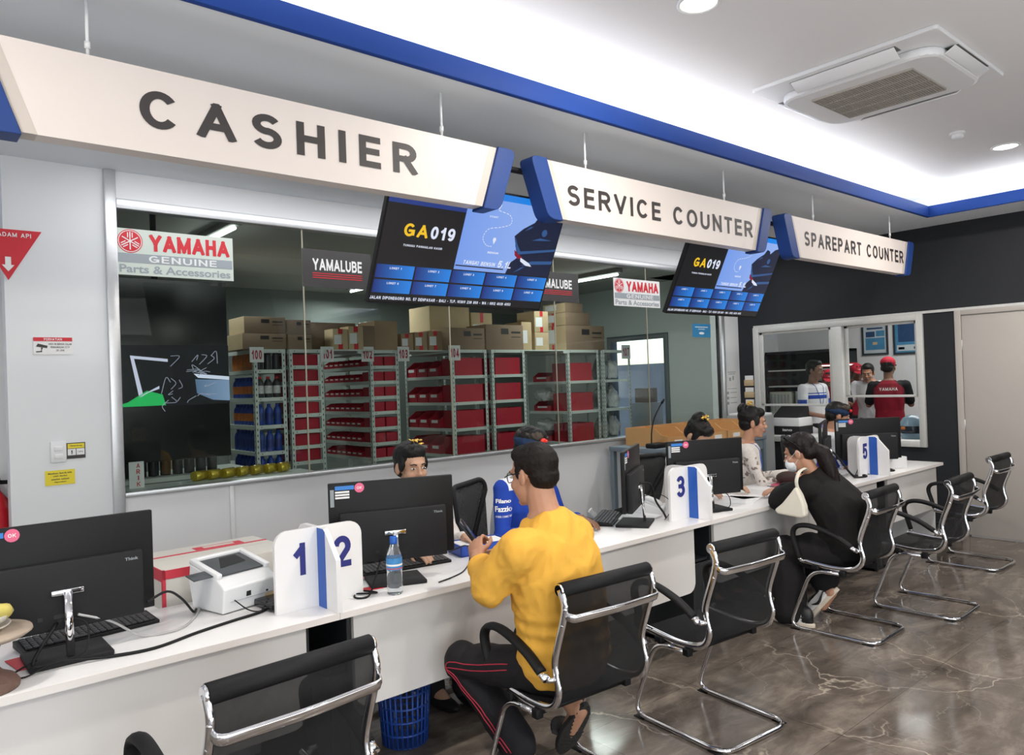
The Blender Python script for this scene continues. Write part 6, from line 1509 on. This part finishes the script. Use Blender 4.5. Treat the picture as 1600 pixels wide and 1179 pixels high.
for s in (-1, 1): b.tube(smoothpath([H @ V((s*.052, .066, -.030)), H @ V((s*.072, .03, -.010)), H @ V((s*.083, -.012, .012)), H @ V((s*.085, -.025, -.010)), H @ V((s*.066, .02, -.055)), H @ V((s*.052, .05, -.078))], 4), .0014, 5)
b.build('ear_loops', M['white'], mk)
b = MB()
for s in (-1, 1):
    b.tube(smoothpath([H @ V((s*.02, .052, .128)), H @ V((s*.066, .035, .112)), H @ V((s*.088, -.02, .055)), H @ V((s*.09, -.04, .02))], 4), .003, 6)
    he(b, H, (s*.036, .055, .124), (.028, .012, .018), Matrix.Rotation(-.9, 4, 'X'), 12)
b.build('sunglasses', gb, WB)
# shoes
sw = mat('white shoe leather', (.72, .71, .69), .45, nz=.04, ns=20); sb = mat('black shoe leather', (.012, .012, .013), .45, nz=.1, ns=20); sl_ = mat('cream shoe sole', (.66, .58, .48), .6, nz=.05, ns=20)
def sneaker(a, d, up):
    d = V(d).normalized(); up = V(up); sd = d.cross(up).normalized(); F = frame(a, sd, d)
    b = MB(); b.ell(V((0, .0, .038)), (.043, .135, .040), n=20); b.ell(V((0, -.075, .070)), (.040, .058, .062), n=18); b.ell(V((0, .03, .055)), (.036, .08, .040), n=18)
    me = remesh(b, .005, 3)
    def fn(c, n): return 1 if (c.y > .085 or (c.y < -.07 and c.z > .03) or (c.y < -.09) or (-.055 < c.y < .06 and c.z > .078)) else 0
    paint(me, [sw, sb], fn); me.transform(F); so = put('sneaker', me, WB)
    o2 = [(.046*cos(q)*(1 if sin(q) > 0 else .88), .142*sin(q)) for q in [2*pi*k/26 for k in range(26)]]
    b = MB(); b.prism(o2, .026, F, bev=.004); b.build('sole', sl_, so)
    for s in (-1, 1):
        b = MB(); b.tube([F @ V(p) for p in ((s*.041, -.085, .066), (s*.0445, -.045, .050), (s*.0455, -.01, .036), (s*.0455, .012, .034), (s*.045, .03, .044), (s*.042, .045, .056))], [.002, .004, .008, .009, .006, .002], 6, flat=None); b.build('curved_flash', sb, so)
sneaker(L(4.43, 2.50, .002), (-.05, 1, 0), (0, 0, 1)); sneaker(L(4.605, 2.375, .105), (-.22, .60, -.77), (-.1, .77, .62))
# shoulder bag
bgm = mat('cream leather', (.74, .70, .60), .5, nz=.04, ns=14, bump=.15, bs=90)
SB = thing('shoulder_bag', 'cream shoulder bag hanging from the left shoulder of the woman in black', 'bag', (4.315, 2.40, .725))
b = MB(); b.prism([(-.12, .02), (-.10, -.005), (.06, -.015), (.085, .0), (.080, .06), (.055, .13), (.035, .17), (.02, .17), (-.01, .13), (-.07, .06)], .055, frame((.02, 0, 0), (0, -1, 0), (0, 0, 1)), bev=.012)
b.build('bag_body', bgm, SB)
b = MB(); b.tube(smoothpath([(-.005, -.03, .155), (-.02, -.03, .21), (.01, -.035, .262), (.065, -.045, .280), (.10, -.03, .262)], 5), .01, 8, flat=(.004, .012)); b.build('strap', bgm, SB)

# ================= staff
M['kebaya'] = mat('white lace', (.66, .62, .58), .8, nz=.18, ns=60, bump=.3, bs=160)
wht = cloth('white uniform cotton', (.72, .73, .76)); blu = cloth('uniform blue', (.015, .055, .36)); gry = cloth('pale grey jersey', (.52, .55, .62))
lany = mat('blue lanyard', (.03, .09, .40), .6, nz=.1, ns=30)
def lanyard(t, me, z0, f, m=None):
    bv = bvh_of(me); b = MB()
    for s in (-1, 1): wrap_tube(b, bv, [V((s*.062, f-.02, z0+.055)), V((s*.065, f+.10, z0-.02)), V((s*.04, f+.15, z0-.14)), V((s*.004, f+.14, z0-.24))], .004, .002)
    b.build('lanyard', m or lany, t)
# woman behind the second computer
t, H, sm, sh = figure('young woman with gold hair ornament peering over the computer behind the water bottle', (2.13, 3.46, 0), 180, 'b', lambda c, n: 0, [M['kebaya']], fem=True, hd=(-6, 4, 0), lean=.10, sleeve=1.8, hoff=(0, .0, -.035), legs=[((-.09, 0, .48), (-.11, .38, .48), (-.10, .40, .08)), ((.09, 0, .48), (.11, .38, .48), (.02, .32, .08))])
hair_bun(H, t, (-.040, -.055, .070), True, .045)
# man in blue uniform
def XC(*v): return [((s*x, 0, 0), (1, 0, 0)) for x in v for s in (-1, 1)]
def ZC(*v): return [((0, 0, z), (0, 0, 1)) for z in v]
def f2(c, n):
    if c.z > 1.0 and .06 < abs(c.x) < .20: return 1
    if abs(c.x) < .17 and c.z < .93 and abs(n.x) > .55 and c.y < .12: return 2
    return 0
t, H, sm, sh = figure('man in blue and white uniform with navy headcloth facing the man in yellow', (2.84, 3.42, 0), 180+8, 'c', f2, [blu, wht, gry], cuts=XC(.06, .20)+ZC(1.0, .93), hd=(8, 12, 0), lean=.16, sleeve=1.85, hoff=(0, .02, 0), arms=(((-.26, .22, .76), (-.16, .42, .81), (.1, 1, -.05), (.3, 0, -1)), ((.25, .20, .76), (.16, .42, .80), (-.1, 1, -.05), (-.3, 0, -1))))
hair_short(H, t); headcloth(H, t, navycl)
bv = bvh_of(sm); b = MB()
for x, z, s_, h_, w_ in ((0, .052, 'Filano', .022, .085), (0, .010, 'Fazzio', .030, .095), (.0, -.030, 'HYBRID CONNECTED', .010, .09)):
    wrap_text(b, bv, s_, frame(V((.256, .222, .895+z)), (-.66, .74, 0), (0, 0, 1)), h_, w_, .03)
b.build('sleeve_lettering', M['whiteink'], sh)
# woman with bowed head
t, H, sm, sh = figure('woman with bowed head and gold hair ornament behind the divider numbered 3', (4.56, 3.50, 0), 176, 'b', lambda c, n: 0, [M['kebaya']], fem=True, hd=(0, 42, 0), lean=.14, sleeve=1.8, hoff=(.0, .06, -.05), face=True)
hair_bun(H, t, (0, -.075, .10), True, .056)
# woman in white lace
t, H, sm, sh = figure('woman in white lace blouse with blue lanyard seen from the side', (5.20, 3.39, 0), 180+33, 'd', lambda c, n: 1 if (noise.noise(c*38) > .18 and .78 < c.z < .96 and abs(c.x) > .15) else 0, [M['kebaya'], mat('dark lace pattern', (.22, .17, .15), .8, nz=.5, ns=60)], fem=True, hd=(2, 6, 0), lean=.10, sleeve=1.9, hoff=(0, .01, -.0), arms=(((-.22, .16, .76), (-.13, .42, .80), (.1, 1, -.05), (.3, 0, -1)), ((.22, .20, .76), (.12, .45, .80), (-.1, 1, -.05), (-.3, 0, -1))))
hair_bun(H, t, (.0, -.088, .098), True, .050); lanyard(t, sm, 1.02, .10)
# man in white uniform with headcloth
t, H, sm, sh = figure('man in white shirt and navy headcloth behind the divider numbered 5', (6.46, 3.34, 0), 180+34, 'd', lambda c, n: 1 if (c.z < .86 and abs(n.x) > .6) else 0, [wht, blu], hd=(4, 14, 0), lean=.12, sleeve=.8, hoff=(0, .01, -.02))
hair_short(H, t); headcloth(H, t, navycl); lanyard(t, sm, 1.02, .12)
# man standing in the office
def f3(c, n):
    if c.z > 1.02 and abs(c.x) > .205 and c.z < 1.27: return 1
    if 1.275 < c.z < 1.32 and c.y > .02 and abs(c.x) < .17: return 1
    if 1.335 < c.z < 1.347 and c.y > .02 and abs(c.x) < .17: return 1
    if c.z < 1.12 and abs(n.x) > .70: return 1
    return 0
t, H, sm, sh = figure('standing man in white and blue polo shirt behind the office window', (8.68, 4.55, 0), 180-10, 'c', f3, [wht, blu], cuts=XC(.205, .17)+ZC(1.02, 1.27, 1.275, 1.32, 1.335, 1.347, 1.12), seated=False, hd=(10, 4, 0), lean=.02, sleeve=.75, arms=(((-.25, .04, 1.12), (-.10, .26, 1.08), (.85, .35, -.05), (0, -.3, -1)), ((.25, .05, 1.12), (.08, .28, 1.06), (-.8, .5, -.1), (0, -.2, -1))))
hair_short(H, t); lanyard(t, sm, 1.42, .02)
tag(lump('cloth', 'pale yellow cloth in the hands of the standing man', 'cloth', 8.70, 4.255, 1.045, .075, .03, .075, mat('pale yellow cloth', (.72, .70, .22), .8, nz=.1, ns=20, bump=.4, bs=50), 5, None), 'pale yellow cloth in the hands of the standing man', 'cloth')
# cap wearers in the office
redcl = cloth('dark red jersey', (.22, .008, .022)); blkcl = cloth('black jersey', (.010, .010, .012)); redcap = cloth('red cap cloth', (.50, .02, .045), .7)
def cap(H, t, back=False, txt=True):
    b = MB(); he(b, H, (0, -.016, .060), (.088, .104, .078)); me = remesh(b, .006, 2)
    me.materials.append(redcap); c = put('cap', me, t)
    s = -1 if back else 1
    b = MB(); T = H @ Matrix.Translation((0, s*.085, .045)) @ Matrix.Rotation(s*-.25, 4, 'X'); b.prism([(.072*cos(q), s*.085*sin(q)) for q in [pi*k/14 for k in range(15)]][::s], .005, T, bev=.001); b.build('peak', redcap, c)
    if txt and not back: b = MB(); b.text('YAMAHA', H @ frame((0, .094, .075), (-1, 0, 0), (0, -.25, 1)), .012, .05, .03); b.build('cap_lettering', M['whiteink'], c)
def f4(c, n):
    if abs(c.x) > .165: return 1
    if c.z > 1.30 and abs(c.x) > .28-(c.z-1.25): return 1
    return 0
t, H, sm, sh = figure('person in red and black jersey and red cap seen from behind in the office', (9.35, 3.92, 0), -70, 'c', f4, [redcl, blkcl], cuts=XC(.165)+ZC(1.30)+[((.28, 0, 1.25), (.7071, 0, .7071)), ((-.28, 0, 1.25), (-.7071, 0, .7071))], seated=False, hd=(-10, 6, 0), sleeve=.8, lean=.02, face=True)
hair_short(H, t); cap(H, t, False)
bv = bvh_of(sm); b = MB(); wrap_text(b, bv, 'YAMAHA', frame(V((0, -.18, 1.36)), (1, 0, 0), (0, 0, 1)), .038, .20, .03); b.build('back_lettering', M['whiteink'], sh)
t, H, sm, sh = figure('person in black and red jersey and red cap facing the window in the office', (10.40, 4.81, 0), 140, 'c', lambda c, n: 0 if abs(c.x) < .10 and c.y > 0 else 1, [redcl, blkcl], seated=False, sc=1, hd=(-8, 12, 0), sleeve=.8, lean=.02, hoff=(0, 0, -.06))
hair_short(H, t); cap(H, t)
t, H, sm, sh = figure('person in white shirt between the two red caps in the office', (9.93, 4.38, 0), 95, 'd', lambda c, n: 0, [wht], seated=False, hd=(10, 14, 0), sleeve=.8, lean=.06, hoff=(0, .02, -.06))
hair_short(H, t)
t, H, sm, sh = figure('person in red jersey and red cap partly hidden behind the standing man', (9.35, 4.665, 0), 120, 'c', lambda c, n: 1 if abs(c.x) > .17 else 0, [redcl, blkcl], seated=False, hd=(0, 16, 0), sleeve=.8, lean=.03, hoff=(0, .0, -.13))
hair_short(H, t); cap(H, t)

bpy.data.scenes.remove(TS)
